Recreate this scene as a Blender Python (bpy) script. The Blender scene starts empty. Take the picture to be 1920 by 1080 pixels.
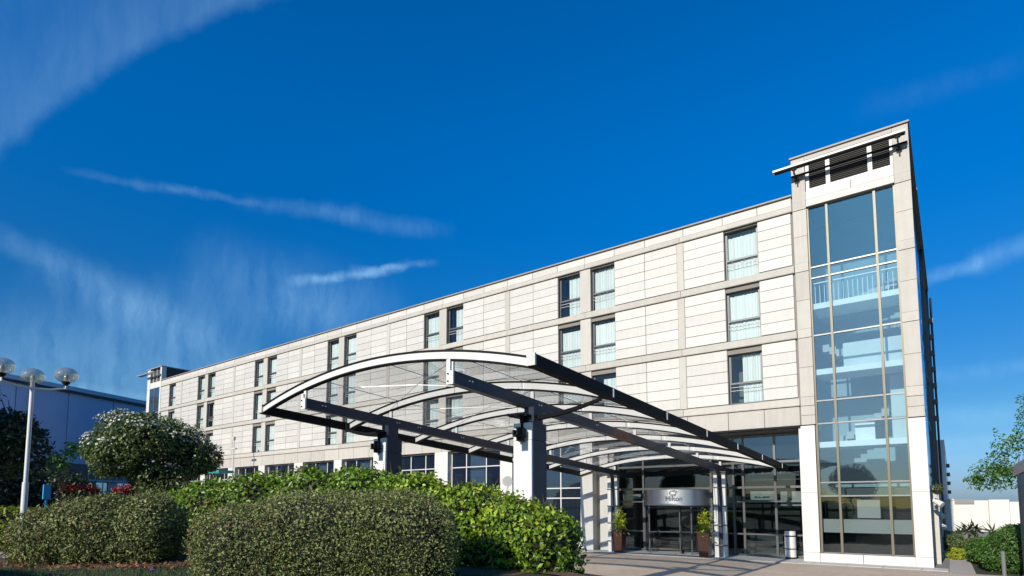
import bpy, math, random
import numpy as np
from mathutils import Vector, Matrix
R = math.radians
rnd = random.Random(7)
SC = bpy.context.scene
COL = SC.collection

# ------------------------------------------------------------------ camera
cam = bpy.data.cameras.new('camera'); camo = bpy.data.objects.new('camera', cam); COL.objects.link(camo)
cam.sensor_width = 36.0; cam.lens = 20.485; cam.shift_y = 0.1635; cam.clip_end = 3000
camo.location = (0, 0, 2.4)
YAW = math.atan2(825.0, math.sqrt(1457 * 825.0)); PITCH = math.atan2(92.4, 1092.5)
camo.rotation_euler = (math.pi / 2 + PITCH, 0, YAW)
SC.camera = camo

# ------------------------------------------------------------------ light
SUN_EL, SUN_AZ = 25.0, 181.5        # azimuth clockwise from +Y
w = bpy.data.worlds.new('World'); SC.world = w; w.use_nodes = True
nt = w.node_tree; nt.nodes.clear()
def wn(t, **k):
    n = nt.nodes.new(t)
    for a, b in k.items(): setattr(n, a, b)
    return n
out = wn('ShaderNodeOutputWorld'); bg = wn('ShaderNodeBackground'); bg.inputs['Strength'].default_value = 0.079
sky = wn('ShaderNodeTexSky', sky_type='NISHITA', sun_disc=False)
sky.sun_elevation = R(SUN_EL); sky.sun_rotation = R(SUN_AZ); sky.air_density = 1.0; sky.dust_density = 0.7; sky.ozone_density = 3.0
hs = wn('ShaderNodeHueSaturation'); hs.inputs['Saturation'].default_value = 1.45; hs.inputs['Value'].default_value = 1.0
tint = wn('ShaderNodeMix', data_type='RGBA', blend_type='MULTIPLY'); tint.inputs[0].default_value = 1.0

L = nt.links.new
L(sky.outputs[0], hs.inputs['Color']); L(hs.outputs[0], tint.inputs[6])
# cirrus: streaks on the sky sphere, given by azimuth (left of +Y) and elevation in radians
tc = wn('ShaderNodeTexCoord'); sep = wn('ShaderNodeSeparateXYZ'); L(tc.outputs['Generated'], sep.inputs[0])
def mth(op, a, b=None, c=None, clamp=False):
    n = wn('ShaderNodeMath', operation=op); n.use_clamp = clamp
    for i, v in enumerate((a, b, c)):
        if v is None: continue
        if isinstance(v, (int, float)): n.inputs[i].default_value = v
        else: L(v, n.inputs[i])
    return n.outputs[0]
negx = mth('MULTIPLY', sep.outputs[0], -1.0)
az = mth('ARCTAN2', negx, sep.outputs[1])
hor = mth('SQRT', mth('ADD', mth('MULTIPLY', sep.outputs[0], sep.outputs[0]), mth('MULTIPLY', sep.outputs[1], sep.outputs[1])))
el = mth('ARCTAN2', sep.outputs[2], hor)
cmb = wn('ShaderNodeCombineXYZ'); L(az, cmb.inputs[0]); L(el, cmb.inputs[1])
tm = wn('ShaderNodeMapRange', interpolation_type='SMOOTHSTEP'); L(el, tm.inputs[0]); tm.inputs[1].default_value = .12; tm.inputs[2].default_value = .62
tmx = wn('ShaderNodeMix', data_type='RGBA'); L(tm.outputs[0], tmx.inputs[0]); tmx.inputs[6].default_value = (.58, .80, 1.00, 1); tmx.inputs[7].default_value = (.55, 1.42, 1.72, 1)
tl = wn('ShaderNodeMapRange', interpolation_type='SMOOTHSTEP'); L(el, tl.inputs[0]); tl.inputs[1].default_value = .0; tl.inputs[2].default_value = .13
tly = wn('ShaderNodeMix', data_type='RGBA'); L(tl.outputs[0], tly.inputs[0]); tly.inputs[6].default_value = (.50, .70, 1.32, 1); L(tmx.outputs[2], tly.inputs[7])
L(tly.outputs[2], tint.inputs[7])
# gentle warp
wz = wn('ShaderNodeTexNoise'); wz.inputs['Scale'].default_value = 5.0; wz.inputs['Detail'].default_value = 3.0; L(cmb.outputs[0], wz.inputs['Vector'])
vs = wn('ShaderNodeVectorMath', operation='SUBTRACT'); L(wz.outputs['Color'], vs.inputs[0]); vs.inputs[1].default_value = (.5, .5, .5)
vm = wn('ShaderNodeVectorMath', operation='MULTIPLY'); L(vs.outputs[0], vm.inputs[0]); vm.inputs[1].default_value = (.030, .030, 0)
va = wn('ShaderNodeVectorMath', operation='ADD'); L(cmb.outputs[0], va.inputs[0]); L(vm.outputs[0], va.inputs[1])
wz2 = wn('ShaderNodeTexNoise'); wz2.inputs['Scale'].default_value = 38.0; wz2.inputs['Detail'].default_value = 8.0; wz2.inputs['Roughness'].default_value = .6; L(cmb.outputs[0], wz2.inputs['Vector'])
vs2 = wn('ShaderNodeVectorMath', operation='SUBTRACT'); L(wz2.outputs['Color'], vs2.inputs[0]); vs2.inputs[1].default_value = (.5, .5, .5)
vm2 = wn('ShaderNodeVectorMath', operation='MULTIPLY'); L(vs2.outputs[0], vm2.inputs[0]); vm2.inputs[1].default_value = (.022, .014, 0)
va2 = wn('ShaderNodeVectorMath', operation='ADD'); L(va.outputs[0], va2.inputs[0]); L(vm2.outputs[0], va2.inputs[1])
P = va2.outputs[0]
def seg(a0, e0, a1, e1, wd, amp, taper=0):
    """soft streak between two directions"""
    ab = (a1 - a0, e1 - e0); l2 = ab[0] ** 2 + ab[1] ** 2
    s = wn('ShaderNodeVectorMath', operation='SUBTRACT'); L(P, s.inputs[0]); s.inputs[1].default_value = (a0, e0, 0)
    d = wn('ShaderNodeVectorMath', operation='DOT_PRODUCT'); L(s.outputs[0], d.inputs[0]); d.inputs[1].default_value = (ab[0] / l2, ab[1] / l2, 0)
    t = mth('MAXIMUM', mth('MINIMUM', d.outputs['Value'], 1.0), 0.0)
    sc = wn('ShaderNodeVectorMath', operation='SCALE'); sc.inputs[0].default_value = (ab[0], ab[1], 0); L(t, sc.inputs['Scale'])
    q = wn('ShaderNodeVectorMath', operation='DISTANCE'); L(s.outputs[0], q.inputs[0]); L(sc.outputs[0], q.inputs[1])
    m = wn('ShaderNodeMapRange', interpolation_type='SMOOTHSTEP'); L(q.outputs['Value'], m.inputs[0])
    m.inputs[1].default_value = wd; m.inputs[2].default_value = 0.0; m.inputs[3].default_value = 0.0; m.inputs[4].default_value = amp
    if taper:   # thin out towards both ends
        tt = mth('MULTIPLY', mth('MULTIPLY', t, mth('SUBTRACT', 1.0, t)), 4.0); return mth('MULTIPLY', m.outputs[0], tt)
    return m.outputs[0]
SEGS = [  # az0, el0, az1, el1, half-width, strength, taper
 (1.33, 0.441, 1.15, 0.455, 0.008, .12, 1), (1.242, 0.453, 1.04, 0.458, 0.008, .15, 1),
 (1.12, 0.455, 0.88, 0.465, 0.016, .13, 1), (0.985, 0.466, 0.74, 0.449, 0.020, .13, 1),
 (1.03, 0.352, 0.82, 0.400, 0.012, .62, 1), (0.93, 0.388, 0.77, 0.402, 0.008, .30, 1),
 (1.43, 0.35, 1.26, 0.305, 0.024, .16, 1), (1.36, 0.33, 1.10, 0.235, 0.045, .22, 1),
 (1.117, 0.348, 0.937, 0.334, .085, .14), (1.234, 0.28, 0.960, 0.31, .075, .12), (1.0, .30, .88, .33, .07, .10),
 (0.020, 0.312, -0.043, 0.321, 0.014, .26), (-0.043, 0.321, -.15, .332, 0.022, .30),
 (0.10, 0.548, -0.13, 0.53, 0.025, .05, 1),
 (0.05, .125, -.12, .118, .022, .18), (0.05, .178, -.12, .175, .016, .14), (.05, .085, -.15, .09, .014, .12),
 (1.296, .162, 1.18, .155, .016, .24), (1.45, .19, 1.10, .18, .10, .26), (1.10, .17, .6, .14, .08, .16), (1.30, .26, 1.12, .24, .09, .12),
]
tot = None
for s_ in SEGS:
    o_ = seg(*s_); tot = o_ if tot is None else mth('ADD', tot, o_)
nz = wn('ShaderNodeTexNoise'); nz.inputs['Scale'].default_value = 9.0; nz.inputs['Detail'].default_value = 10.0; nz.inputs['Roughness'].default_value = .62
mp = wn('ShaderNodeMapping'); mp.inputs['Rotation'].default_value = (0, 0, R(14)); mp.inputs['Scale'].default_value = (4.2, 1.0, 1)
L(P, mp.inputs[0]); L(mp.outputs[0], nz.inputs['Vector'])
nr = wn('ShaderNodeMapRange'); L(nz.outputs[0], nr.inputs[0]); nr.inputs[1].default_value = .30; nr.inputs[2].default_value = .68
nr.inputs[3].default_value = .25
cl = mth('MULTIPLY', mth('MULTIPLY', tot, nr.outputs[0]), .72)
# broad veil of cirrus with a crisp curved edge
dc = wn('ShaderNodeVectorMath', operation='DISTANCE'); L(P, dc.inputs[0]); dc.inputs[1].default_value = (0.8435, 0.0921, 0)
sdist = mth('SUBTRACT', dc.outputs['Value'], 0.6463)
def mr_(v, a, b, c, d):
    m = wn('ShaderNodeMapRange', interpolation_type='SMOOTHSTEP'); L(v, m.inputs[0])
    for q, t in enumerate((a, b, c, d)): m.inputs[q+1].default_value = t
    return m.outputs[0]
veil = mth('MULTIPLY', mth('MULTIPLY', mr_(sdist, -.010, .012, 0, 1), mr_(sdist, .01, .085, .13, .055)), mth('MULTIPLY', mr_(az, .93, 1.12, 0, 1), mr_(az, 1.6, 2.1, 1, 0)))
cl = mth('ADD', cl, mth('MULTIPLY', veil, mth('ADD', mth('MULTIPLY', nr.outputs[0], .6), .4))); cl = mth('MINIMUM', cl, .85)
cmix = wn('ShaderNodeMix', data_type='RGBA'); L(cl, cmix.inputs[0]); L(tint.outputs[2], cmix.inputs[6]); cmix.inputs[7].default_value = (5.0, 8.9, 12.4, 1)
L(cmix.outputs[2], bg.inputs['Color']); L(bg.outputs[0], out.inputs[0])

sl = bpy.data.lights.new('sun', 'SUN'); sl.energy = 4.2; sl.angle = R(.5); sl.color = (1, .92, .815)
slo = bpy.data.objects.new('sun', sl); COL.objects.link(slo)
sd = Vector((math.sin(R(SUN_AZ)) * math.cos(R(SUN_EL)), math.cos(R(SUN_AZ)) * math.cos(R(SUN_EL)), math.sin(R(SUN_EL))))
slo.rotation_euler = sd.to_track_quat('Z', 'Y').to_euler(); slo.location = sd * 60
SC.view_settings.view_transform = 'Standard'; SC.view_settings.look = 'None'; SC.view_settings.gamma = 1; SC.view_settings.exposure = 0.35
SC.render.engine = 'CYCLES'
SC.cycles.max_bounces = 8; SC.cycles.transparent_max_bounces = 24; SC.cycles.caustics_reflective = False; SC.cycles.caustics_refractive = False

# ------------------------------------------------------------------ materials
M = {}
def mat(name, col, rough=.6, metal=0., var=0., noise=None, bump=0., spec=.5, trans=0., island=False, coat=0., streak=0.):
    m = bpy.data.materials.new(name); m.use_nodes = True; t = m.node_tree; b = t.nodes['Principled BSDF']
    b.inputs['Roughness'].default_value = rough; b.inputs['Metallic'].default_value = metal
    b.inputs['Specular IOR Level'].default_value = spec; b.inputs['Coat Weight'].default_value = coat
    c = t.nodes.new('ShaderNodeRGB'); c.outputs[0].default_value = (*col, 1); src = c.outputs[0]
    def mul(src, fac, lo, hi):
        mr = t.nodes.new('ShaderNodeMapRange'); t.links.new(fac, mr.inputs[0]); mr.inputs[3].default_value = lo; mr.inputs[4].default_value = hi
        v = t.nodes.new('ShaderNodeVectorMath'); v.operation = 'SCALE'; t.links.new(src, v.inputs[0]); t.links.new(mr.outputs[0], v.inputs['Scale'])
        return v.outputs[0]
    if var:
        if island: g = t.nodes.new('ShaderNodeNewGeometry'); f = g.outputs['Random Per Island']
        else: g = t.nodes.new('ShaderNodeObjectInfo'); f = g.outputs['Random']
        src = mul(src, f, 1 - var, 1 + var)
    if noise or streak:
        tcn = t.nodes.new('ShaderNodeNewGeometry')
    if noise:
        sc, amt = noise
        n = t.nodes.new('ShaderNodeTexNoise'); n.inputs['Scale'].default_value = sc; n.inputs['Detail'].default_value = 6; n.inputs['Roughness'].default_value = .65
        t.links.new(tcn.outputs['Position'], n.inputs['Vector']); src = mul(src, n.outputs[0], 1 - amt, 1 + amt)
        if bump:
            bp = t.nodes.new('ShaderNodeBump'); bp.inputs['Strength'].default_value = bump; bp.inputs['Distance'].default_value = .02
            n2 = t.nodes.new('ShaderNodeTexNoise'); n2.inputs['Scale'].default_value = sc * 8; n2.inputs['Detail'].default_value = 4
            t.links.new(tcn.outputs['Position'], n2.inputs['Vector'])
            t.links.new(n2.outputs[0], bp.inputs['Height']); t.links.new(bp.outputs[0], b.inputs['Normal'])
    if streak:   # rain streaks running down
        mpn = t.nodes.new('ShaderNodeMapping'); mpn.inputs['Scale'].default_value = (3.5, 3.5, .22); t.links.new(tcn.outputs['Position'], mpn.inputs[0])
        n = t.nodes.new('ShaderNodeTexNoise'); n.inputs['Scale'].default_value = 1.6; n.inputs['Detail'].default_value = 5; t.links.new(mpn.outputs[0], n.inputs['Vector'])
        src = mul(src, n.outputs[0], 1 - streak, 1 + streak)
    t.links.new(src, b.inputs['Base Color'])
    if trans:
        o = t.nodes['Material Output']; tr = t.nodes.new('ShaderNodeBsdfTranslucent'); t.links.new(src, tr.inputs[0])
        mx = t.nodes.new('ShaderNodeMixShader'); mx.inputs[0].default_value = trans
        t.links.new(b.outputs[0], mx.inputs[1]); t.links.new(tr.outputs[0], mx.inputs[2]); t.links.new(mx.outputs[0], o.inputs[0])
    M[name] = m; return m
def glass(name, tint_, refl, gcol=(.85, .93, 1), rough=0., diff=0., dcol=(.8, .85, .85)):
    """architectural glass: tinted see-through plus a coated reflection, optional pale film (dust; on the tower, painted sky reflection)"""
    m = bpy.data.materials.new(name); m.use_nodes = True; t = m.node_tree; t.nodes.clear()
    o = t.nodes.new('ShaderNodeOutputMaterial'); a = t.nodes.new('ShaderNodeBsdfTransparent'); a.inputs[0].default_value = (*tint_, 1)
    g = t.nodes.new('ShaderNodeBsdfGlossy'); g.inputs['Color'].default_value = (*gcol, 1); g.inputs['Roughness'].default_value = rough
    lwn = t.nodes.new('ShaderNodeLayerWeight'); lwn.inputs['Blend'].default_value = .5
    pw_ = t.nodes.new('ShaderNodeMath'); pw_.operation = 'POWER'; pw_.inputs[1].default_value = 5; t.links.new(lwn.outputs['Facing'], pw_.inputs[0])
    fr = t.nodes.new('ShaderNodeMath'); fr.operation = 'MULTIPLY_ADD'; fr.inputs[1].default_value = .9; fr.inputs[2].default_value = .04; t.links.new(pw_.outputs[0], fr.inputs[0])
    ad = t.nodes.new('ShaderNodeMath'); ad.operation = 'ADD'; ad.inputs[1].default_value = refl; ad.use_clamp = True; t.links.new(fr.outputs[0], ad.inputs[0])
    gn = t.nodes.new('ShaderNodeNewGeometry'); n = t.nodes.new('ShaderNodeTexNoise'); n.inputs['Scale'].default_value = .8; n.inputs['Detail'].default_value = 2
    t.links.new(gn.outputs['Position'], n.inputs['Vector']); bp = t.nodes.new('ShaderNodeBump'); bp.inputs['Strength'].default_value = .12; bp.inputs['Distance'].default_value = .03
    t.links.new(n.outputs[0], bp.inputs['Height']); t.links.new(bp.outputs[0], g.inputs['Normal'])
    mx = t.nodes.new('ShaderNodeMixShader'); t.links.new(ad.outputs[0], mx.inputs[0]); t.links.new(a.outputs[0], mx.inputs[1]); t.links.new(g.outputs[0], mx.inputs[2])
    last = mx.outputs[0]
    if diff:
        d = t.nodes.new('ShaderNodeBsdfDiffuse'); d.inputs[0].default_value = (*dcol, 1); tr = t.nodes.new('ShaderNodeBsdfTranslucent'); tr.inputs[0].default_value = (*dcol, 1)
        m2 = t.nodes.new('ShaderNodeMixShader'); m2.inputs[0].default_value = .5; t.links.new(d.outputs[0], m2.inputs[1]); t.links.new(tr.outputs[0], m2.inputs[2])
        m3 = t.nodes.new('ShaderNodeMixShader'); m3.inputs[0].default_value = diff; t.links.new(last, m3.inputs[1]); t.links.new(m2.outputs[0], m3.inputs[2]); last = m3.outputs[0]
    t.links.new(last, o.inputs[0]); M[name] = m; return m

mat('panel', (.535, .512, .468), .55, var=.075, noise=(2.2, .10), bump=.15, streak=.11)
mat('stone', (.455, .425, .375), .7, var=.07, noise=(2.0, .12), bump=.2, streak=.12)
mat('stone_line', (.33, .305, .27), .7, var=.05, noise=(3.0, .15), bump=.2, streak=.10)
mat('joint', (.22, .20, .18), .9, noise=(4, .2))
mat('coping', (.30, .27, .23), .6, noise=(3, .2))
mat('white_wall', (.60, .58, .54), .6, var=.03, noise=(1.5, .07), bump=.1, streak=.07)
mat('granite', (.50, .48, .44), .6, var=.08, noise=(6, .12), bump=.1)
mat('frame', (.115, .12, .12), .4, metal=.2, noise=(3, .1))
mat('frame_olive', (.13, .12, .085), .45, metal=.3, noise=(3, .12))
mat('frame_grey', (.20, .205, .20), .4, metal=.3, noise=(3, .1))
mat('frame_light', (.55, .54, .51), .45, noise=(3, .08))
mat('frame_dark', (.035, .038, .04), .35, metal=.3)
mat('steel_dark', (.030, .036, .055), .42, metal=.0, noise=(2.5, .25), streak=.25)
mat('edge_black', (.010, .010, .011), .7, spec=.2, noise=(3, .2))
mat('white_paint', (.66, .65, .62), .45, noise=(3, .06), streak=.06)
mat('silver', (.62, .62, .60), .35, metal=.5)
mat('steel_brushed', (.70, .70, .70), .34, metal=1.0, noise=(1.2, .12))
mat('curtain', (.82, .83, .80), .9, var=.05, noise=(5, .05), trans=.15)
mat('net', (.80, .84, .84), .9, var=.05)
mat('interior', (.10, .11, .115), .9, noise=(.7, .3))
mat('interior_teal', (.27, .38, .42), .8, noise=(.5, .35))
mat('stair', (.42, .45, .46), .8, noise=(1.5, .2)); mat('inner_panel', (.60, .68, .68), .8, noise=(1.2, .2)); mat('slab_white', (.82, .84, .83), .6, noise=(2, .05))
mat('louvre', (.075, .07, .062), .6)
mat('roof', (.22, .21, .20), .9, noise=(.5, .2))
mat('asphalt', (.052, .050, .050), .9, noise=(3, .25), bump=.4)
mat('mulch', (.13, .075, .045), .95, noise=(6, .5), bump=.8)
mat('path', (.42, .38, .34), .9, noise=(2, .15), bump=.3)
mat('bark', (.10, .075, .055), .9, noise=(10, .4), bump=.6)
mat('blue_wall', (.45, .56, .74), .6, var=.04, noise=(.15, .12), streak=.06)
mat('blue_trim', (.42, .52, .62), .5)
mat('globe', (.6, .6, .56), .1, spec=.8)
mat('planter', (.055, .022, .014), .4, noise=(4, .3))
mat('white_far', (.66, .65, .61), .8, var=.02, noise=(.4, .05))
mat('car_paint', (.02, .022, .028), .18, coat=1., spec=.6)
mat('rubber', (.015, .015, .015), .8)
mat('yellow_green', (.34, .40, .03), .7, var=.3, island=True, trans=.3)
mat('green_text', (.02, .30, .20), .6)
mat('ink', (.03, .05, .09), .5)
mat('red', (.45, .03, .02), .6, var=.3, island=True)
mat('blue_box', (.05, .35, .62), .5)
mat('teal', (.03, .28, .26), .6)
glass('glass_window', (.94, .975, .97), .0)
glass('glass_ground', (.50, .58, .66), .06, gcol=(.6, .8, 1), diff=.03, dcol=(.4, .5, .6))
glass('glass_tower', (.86, .93, .95), .07, gcol=(.66, .84, 1), diff=.032, dcol=(.55, .68, .74))  # tower panes, top ones too: pale film paints in bright sky reflection
glass('glass_tower_top', (.66, .78, .84), .07, gcol=(.52, .74, .96), diff=.034, dcol=(.36, .52, .62))
glass('glass_side', (.05, .07, .10), .55, gcol=(.6, .8, 1))
glass('glass_entry', (.66, .70, .70), .02, gcol=(.9, .95, 1))
glass('glass_canopy', (.985, .99, .988), -.02, gcol=(.40, .43, .45), diff=.036)
glass('glass_globe', (.72, .72, .68), .12, gcol=(1, 1, 1), rough=.03, diff=.18, dcol=(.75, .74, .68))
# leaves
mat('leaf_olive', (.180, .215, .060), .62, var=.55, island=True, trans=.22)
mat('leaf_olive_warm', (.26, .25, .095), .65, var=.5, island=True, trans=.2)
mat('leaf_hedge', (.150, .250, .018), .38, var=.65, island=True, trans=.32)
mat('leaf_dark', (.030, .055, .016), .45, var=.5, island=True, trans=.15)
mat('leaf_shrub', (.115, .160, .045), .45, var=.5, island=True, trans=.25)
mat('blossom', (.70, .68, .56), .7, var=.2, island=True, trans=.3)
mat('leaf_light', (.085, .19, .03), .5, var=.5, island=True, trans=.35)
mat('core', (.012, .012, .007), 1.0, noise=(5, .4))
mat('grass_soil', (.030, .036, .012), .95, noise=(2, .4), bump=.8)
mat('grass_blade', (.060, .095, .022), .7, var=.5, island=True, trans=.2)
mat('twig', (.20, .15, .10), .8, var=.4, island=True); mat('litter', (.22, .10, .04), .8, var=.5, island=True)

mat('leaf_lime', (.33, .42, .035), .40, var=.5, island=True, trans=.35)
# drive: block paving colour on one sheet
def drive_mat():
    m = bpy.data.materials.new('drive'); m.use_nodes = True; t = m.node_tree; b = t.nodes['Principled BSDF']; b.inputs['Roughness'].default_value = .85
    g = t.nodes.new('ShaderNodeNewGeometry'); br = t.nodes.new('ShaderNodeTexBrick'); br.inputs['Scale'].default_value = 1.0
    br.inputs['Brick Width'].default_value = .21; br.inputs['Row Height'].default_value = .105; br.inputs['Mortar Size'].default_value = .006
    br.inputs['Color1'].default_value = (.49, .38, .275, 1); br.inputs['Color2'].default_value = (.58, .46, .345, 1); br.inputs['Mortar'].default_value = (.32, .265, .21, 1)
    t.links.new(g.outputs['Position'], br.inputs['Vector'])
    n = t.nodes.new('ShaderNodeTexNoise'); n.inputs['Scale'].default_value = .5; n.inputs['Detail'].default_value = 8; t.links.new(g.outputs['Position'], n.inputs['Vector'])
    mr = t.nodes.new('ShaderNodeMapRange'); t.links.new(n.outputs[0], mr.inputs[0]); mr.inputs[3].default_value = .72; mr.inputs[4].default_value = 1.25
    v = t.nodes.new('ShaderNodeVectorMath'); v.operation = 'SCALE'; t.links.new(br.outputs[0], v.inputs[0]); t.links.new(mr.outputs[0], v.inputs['Scale'])
    t.links.new(v.outputs[0], b.inputs['Base Color'])
    bp = t.nodes.new('ShaderNodeBump'); bp.inputs['Strength'].default_value = .3; bp.inputs['Distance'].default_value = .01; bp.invert = True
    t.links.new(br.outputs['Fac'], bp.inputs['Height']); t.links.new(bp.outputs[0], b.inputs['Normal']); M['drive'] = m
drive_mat()
def girder_mat():   # dark paint with one reddish brown patch at its own place on the beam
    m = M['steel_dark'].copy(); m.name = 'steel_patch'; t = m.node_tree; b = t.nodes['Principled BSDF']
    src = b.inputs['Base Color'].links[0].from_socket
    g = t.nodes.new('ShaderNodeNewGeometry'); s = t.nodes.new('ShaderNodeSeparateXYZ'); t.links.new(g.outputs['Position'], s.inputs[0])
    n = t.nodes.new('ShaderNodeTexNoise'); n.inputs['Scale'].default_value = 3.; n.inputs['Detail'].default_value = 5; t.links.new(g.outputs['Position'], n.inputs['Vector'])
    def f(op, a, b_):
        q = t.nodes.new('ShaderNodeMath'); q.operation = op
        for i, v in enumerate((a, b_)):
            if isinstance(v, (int, float)): q.inputs[i].default_value = v
            else: t.links.new(v, q.inputs[i])
        return q.outputs[0]
    d = f('ABSOLUTE', f('SUBTRACT', s.outputs[1], 16.9), 0); d = f('ADD', d, f('MULTIPLY', n.outputs[0], 1.0))
    mr = t.nodes.new('ShaderNodeMapRange'); t.links.new(d, mr.inputs[0]); mr.inputs[1].default_value = 1.35; mr.inputs[2].default_value = .9
    mx = t.nodes.new('ShaderNodeMix'); mx.data_type = 'RGBA'; t.links.new(mr.outputs[0], mx.inputs[0]); t.links.new(src, mx.inputs[6]); mx.inputs[7].default_value = (.20, .07, .03, 1)
    t.links.new(mx.outputs[2], b.inputs['Base Color']); M['steel_patch'] = m
girder_mat()

# ------------------------------------------------------------------ mesh helpers
class MB:
    def __init__(s): s.v = []; s.f = []
    def box(s, x0, x1, y0, y1, z0, z1):
        n = len(s.v)
        s.v += [(x0,y0,z0),(x1,y0,z0),(x1,y1,z0),(x0,y1,z0),(x0,y0,z1),(x1,y0,z1),(x1,y1,z1),(x0,y1,z1)]
        s.f += [(n,n+3,n+2,n+1),(n+4,n+5,n+6,n+7),(n,n+1,n+5,n+4),(n+1,n+2,n+6,n+5),(n+2,n+3,n+7,n+6),(n+3,n,n+4,n+7)]
        return s
    def quad(s, a, b, c, d):
        n = len(s.v); s.v += [a, b, c, d]; s.f.append((n, n+1, n+2, n+3)); return s
    def tube(s, pts, rad, seg=8, cap=True):
        pts = [Vector(p) for p in pts]; n0 = len(s.v)
        if isinstance(rad, (int, float)): rad = [rad] * len(pts)
        for i, p in enumerate(pts):
            d = (pts[min(i+1, len(pts)-1)] - pts[max(i-1, 0)]).normalized()
            a = d.orthogonal().normalized() if i == 0 else (a - d * a.dot(d)).normalized()
            b = d.cross(a)
            for k in range(seg):
                t = 2 * math.pi * k / seg; s.v.append(tuple(p + (a * math.cos(t) + b * math.sin(t)) * rad[i]))
        for i in range(len(pts)-1):
            for k in range(seg):
                k2 = (k+1) % seg; s.f.append((n0+i*seg+k, n0+i*seg+k2, n0+(i+1)*seg+k2, n0+(i+1)*seg+k))
        if cap:
            s.f.append(tuple(n0+k for k in range(seg))[::-1]); s.f.append(tuple(n0+(len(pts)-1)*seg+k for k in range(seg)))
        return s
    def lathe(s, cx, cy, prof, seg=24, a0=0, a1=2*math.pi):
        n0 = len(s.v); full = abs(a1 - a0 - 2*math.pi) < 1e-6; m = seg if full else seg + 1
        for r, z in prof:
            for k in range(m):
                t = a0 + (a1-a0)*k/seg; s.v.append((cx+r*math.cos(t), cy+r*math.sin(t), z))
        for i in range(len(prof)-1):
            for k in range(seg):
                k2 = (k+1) % m if full else k+1
                s.f.append((n0+i*m+k, n0+i*m+k2, n0+(i+1)*m+k2, n0+(i+1)*m+k))
        return s
    def prism(s, prof, y0, y1):   # profile in xz extruded along y
        n0 = len(s.v); m = len(prof)
        s.v += [(x, y0, z) for x, z in prof] + [(x, y1, z) for x, z in prof]
        s.f.append(tuple(range(n0, n0+m))); s.f.append(tuple(range(n0+2*m-1, n0+m-1, -1)))
        for k in range(m): k2 = (k+1) % m; s.f.append((n0+k2, n0+k, n0+m+k, n0+m+k2))
        return s
    def build(s, name, m, parent=None, smooth=False, loc=None):
        me = bpy.data.meshes.new(name); me.from_pydata(s.v, [], s.f); me.materials.append(M[m]); me.validate()
        if smooth:
            me.polygons.foreach_set('use_smooth', [True]*len(me.polygons))
            me.set_sharp_from_angle(angle=R(40))
        o = bpy.data.objects.new(name, me); COL.objects.link(o)
        if parent: o.parent = parent; o.matrix_parent_inverse = pinv(parent)
        if loc: o.location = loc
        return o
def world_of(o):
    m = Matrix.LocRotScale(o.location, o.rotation_euler, o.scale)
    return (world_of(o.parent) @ o.matrix_parent_inverse @ m) if o.parent else m
def pinv(p): return world_of(p).inverted()
def link_mesh(name, me, parent, loc, rz=0, scale=None):
    o = bpy.data.objects.new(name, me); COL.objects.link(o); o.location = loc; o.rotation_euler = (0, 0, rz)
    if scale: o.scale = scale
    if parent: o.parent = parent; o.matrix_parent_inverse = pinv(parent)
    return o
_bc = {}
def pbox(name, m, parent, x0, x1, y0, y1, z0, z1):
    """box part; alike sizes share their mesh"""
    k = (round(x1-x0, 3), round(y1-y0, 3), round(z1-z0, 3), m)
    if k not in _bc:
        b = MB().box(-k[0]/2, k[0]/2, -k[1]/2, k[1]/2, -k[2]/2, k[2]/2)
        me = bpy.data.meshes.new(name); me.from_pydata(b.v, [], b.f); me.materials.append(M[m]); _bc[k] = me
    return link_mesh(name, _bc[k], parent, ((x0+x1)/2, (y0+y1)/2, (z0+z1)/2))
def thing(name, label, cat, loc=(0, 0, 0), rz=0, group=None):
    o = bpy.data.objects.new(name, None); COL.objects.link(o); o.location = loc; o.rotation_euler = (0, 0, rz)
    o.empty_display_size = .2; o['label'] = label; o['category'] = cat
    if group: o['group'] = group
    return o
def tag(o, label, cat, group=None):
    o['label'] = label; o['category'] = cat
    if group: o['group'] = group
    return o

# ================================================================== GROUND
def sstep(a, b, x): t = np.clip((x-a)/(b-a), 0, 1); return t*t*(3-2*t)
def hgt(x, y):
    x = np.asarray(x, float); y = np.asarray(y, float)
    h = 1.2 * (1 - sstep(9.4, 12.5, y)) * (1 - sstep(-5.3, -2.6, x)) * sstep(-34, -24, x) * sstep(-40, -20, y)
    return h
def grid_sheet(name, m, x0, x1, y0, y1, st, off=0.0, mask=None):
    xs = np.arange(x0, x1+st*.5, st); ys = np.arange(y0, y1+st*.5, st); X, Y = np.meshgrid(xs, ys)
    Z = hgt(X, Y) + off + .02*np.sin(X*1.7)*np.cos(Y*1.3)*(hgt(X, Y) > .1)
    v = np.stack([X, Y, Z], -1).reshape(-1, 3); nx, ny = len(xs), len(ys)
    f = []
    for j in range(ny-1):
        for i in range(nx-1):
            if mask and not mask(xs[i]+st/2, ys[j]+st/2): continue
            a = j*nx+i; f.append((a, a+1, a+nx+1, a+nx))
    b = MB(); b.v = [tuple(p) for p in v]; b.f = f
    return b.build(name, m, smooth=True)
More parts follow.
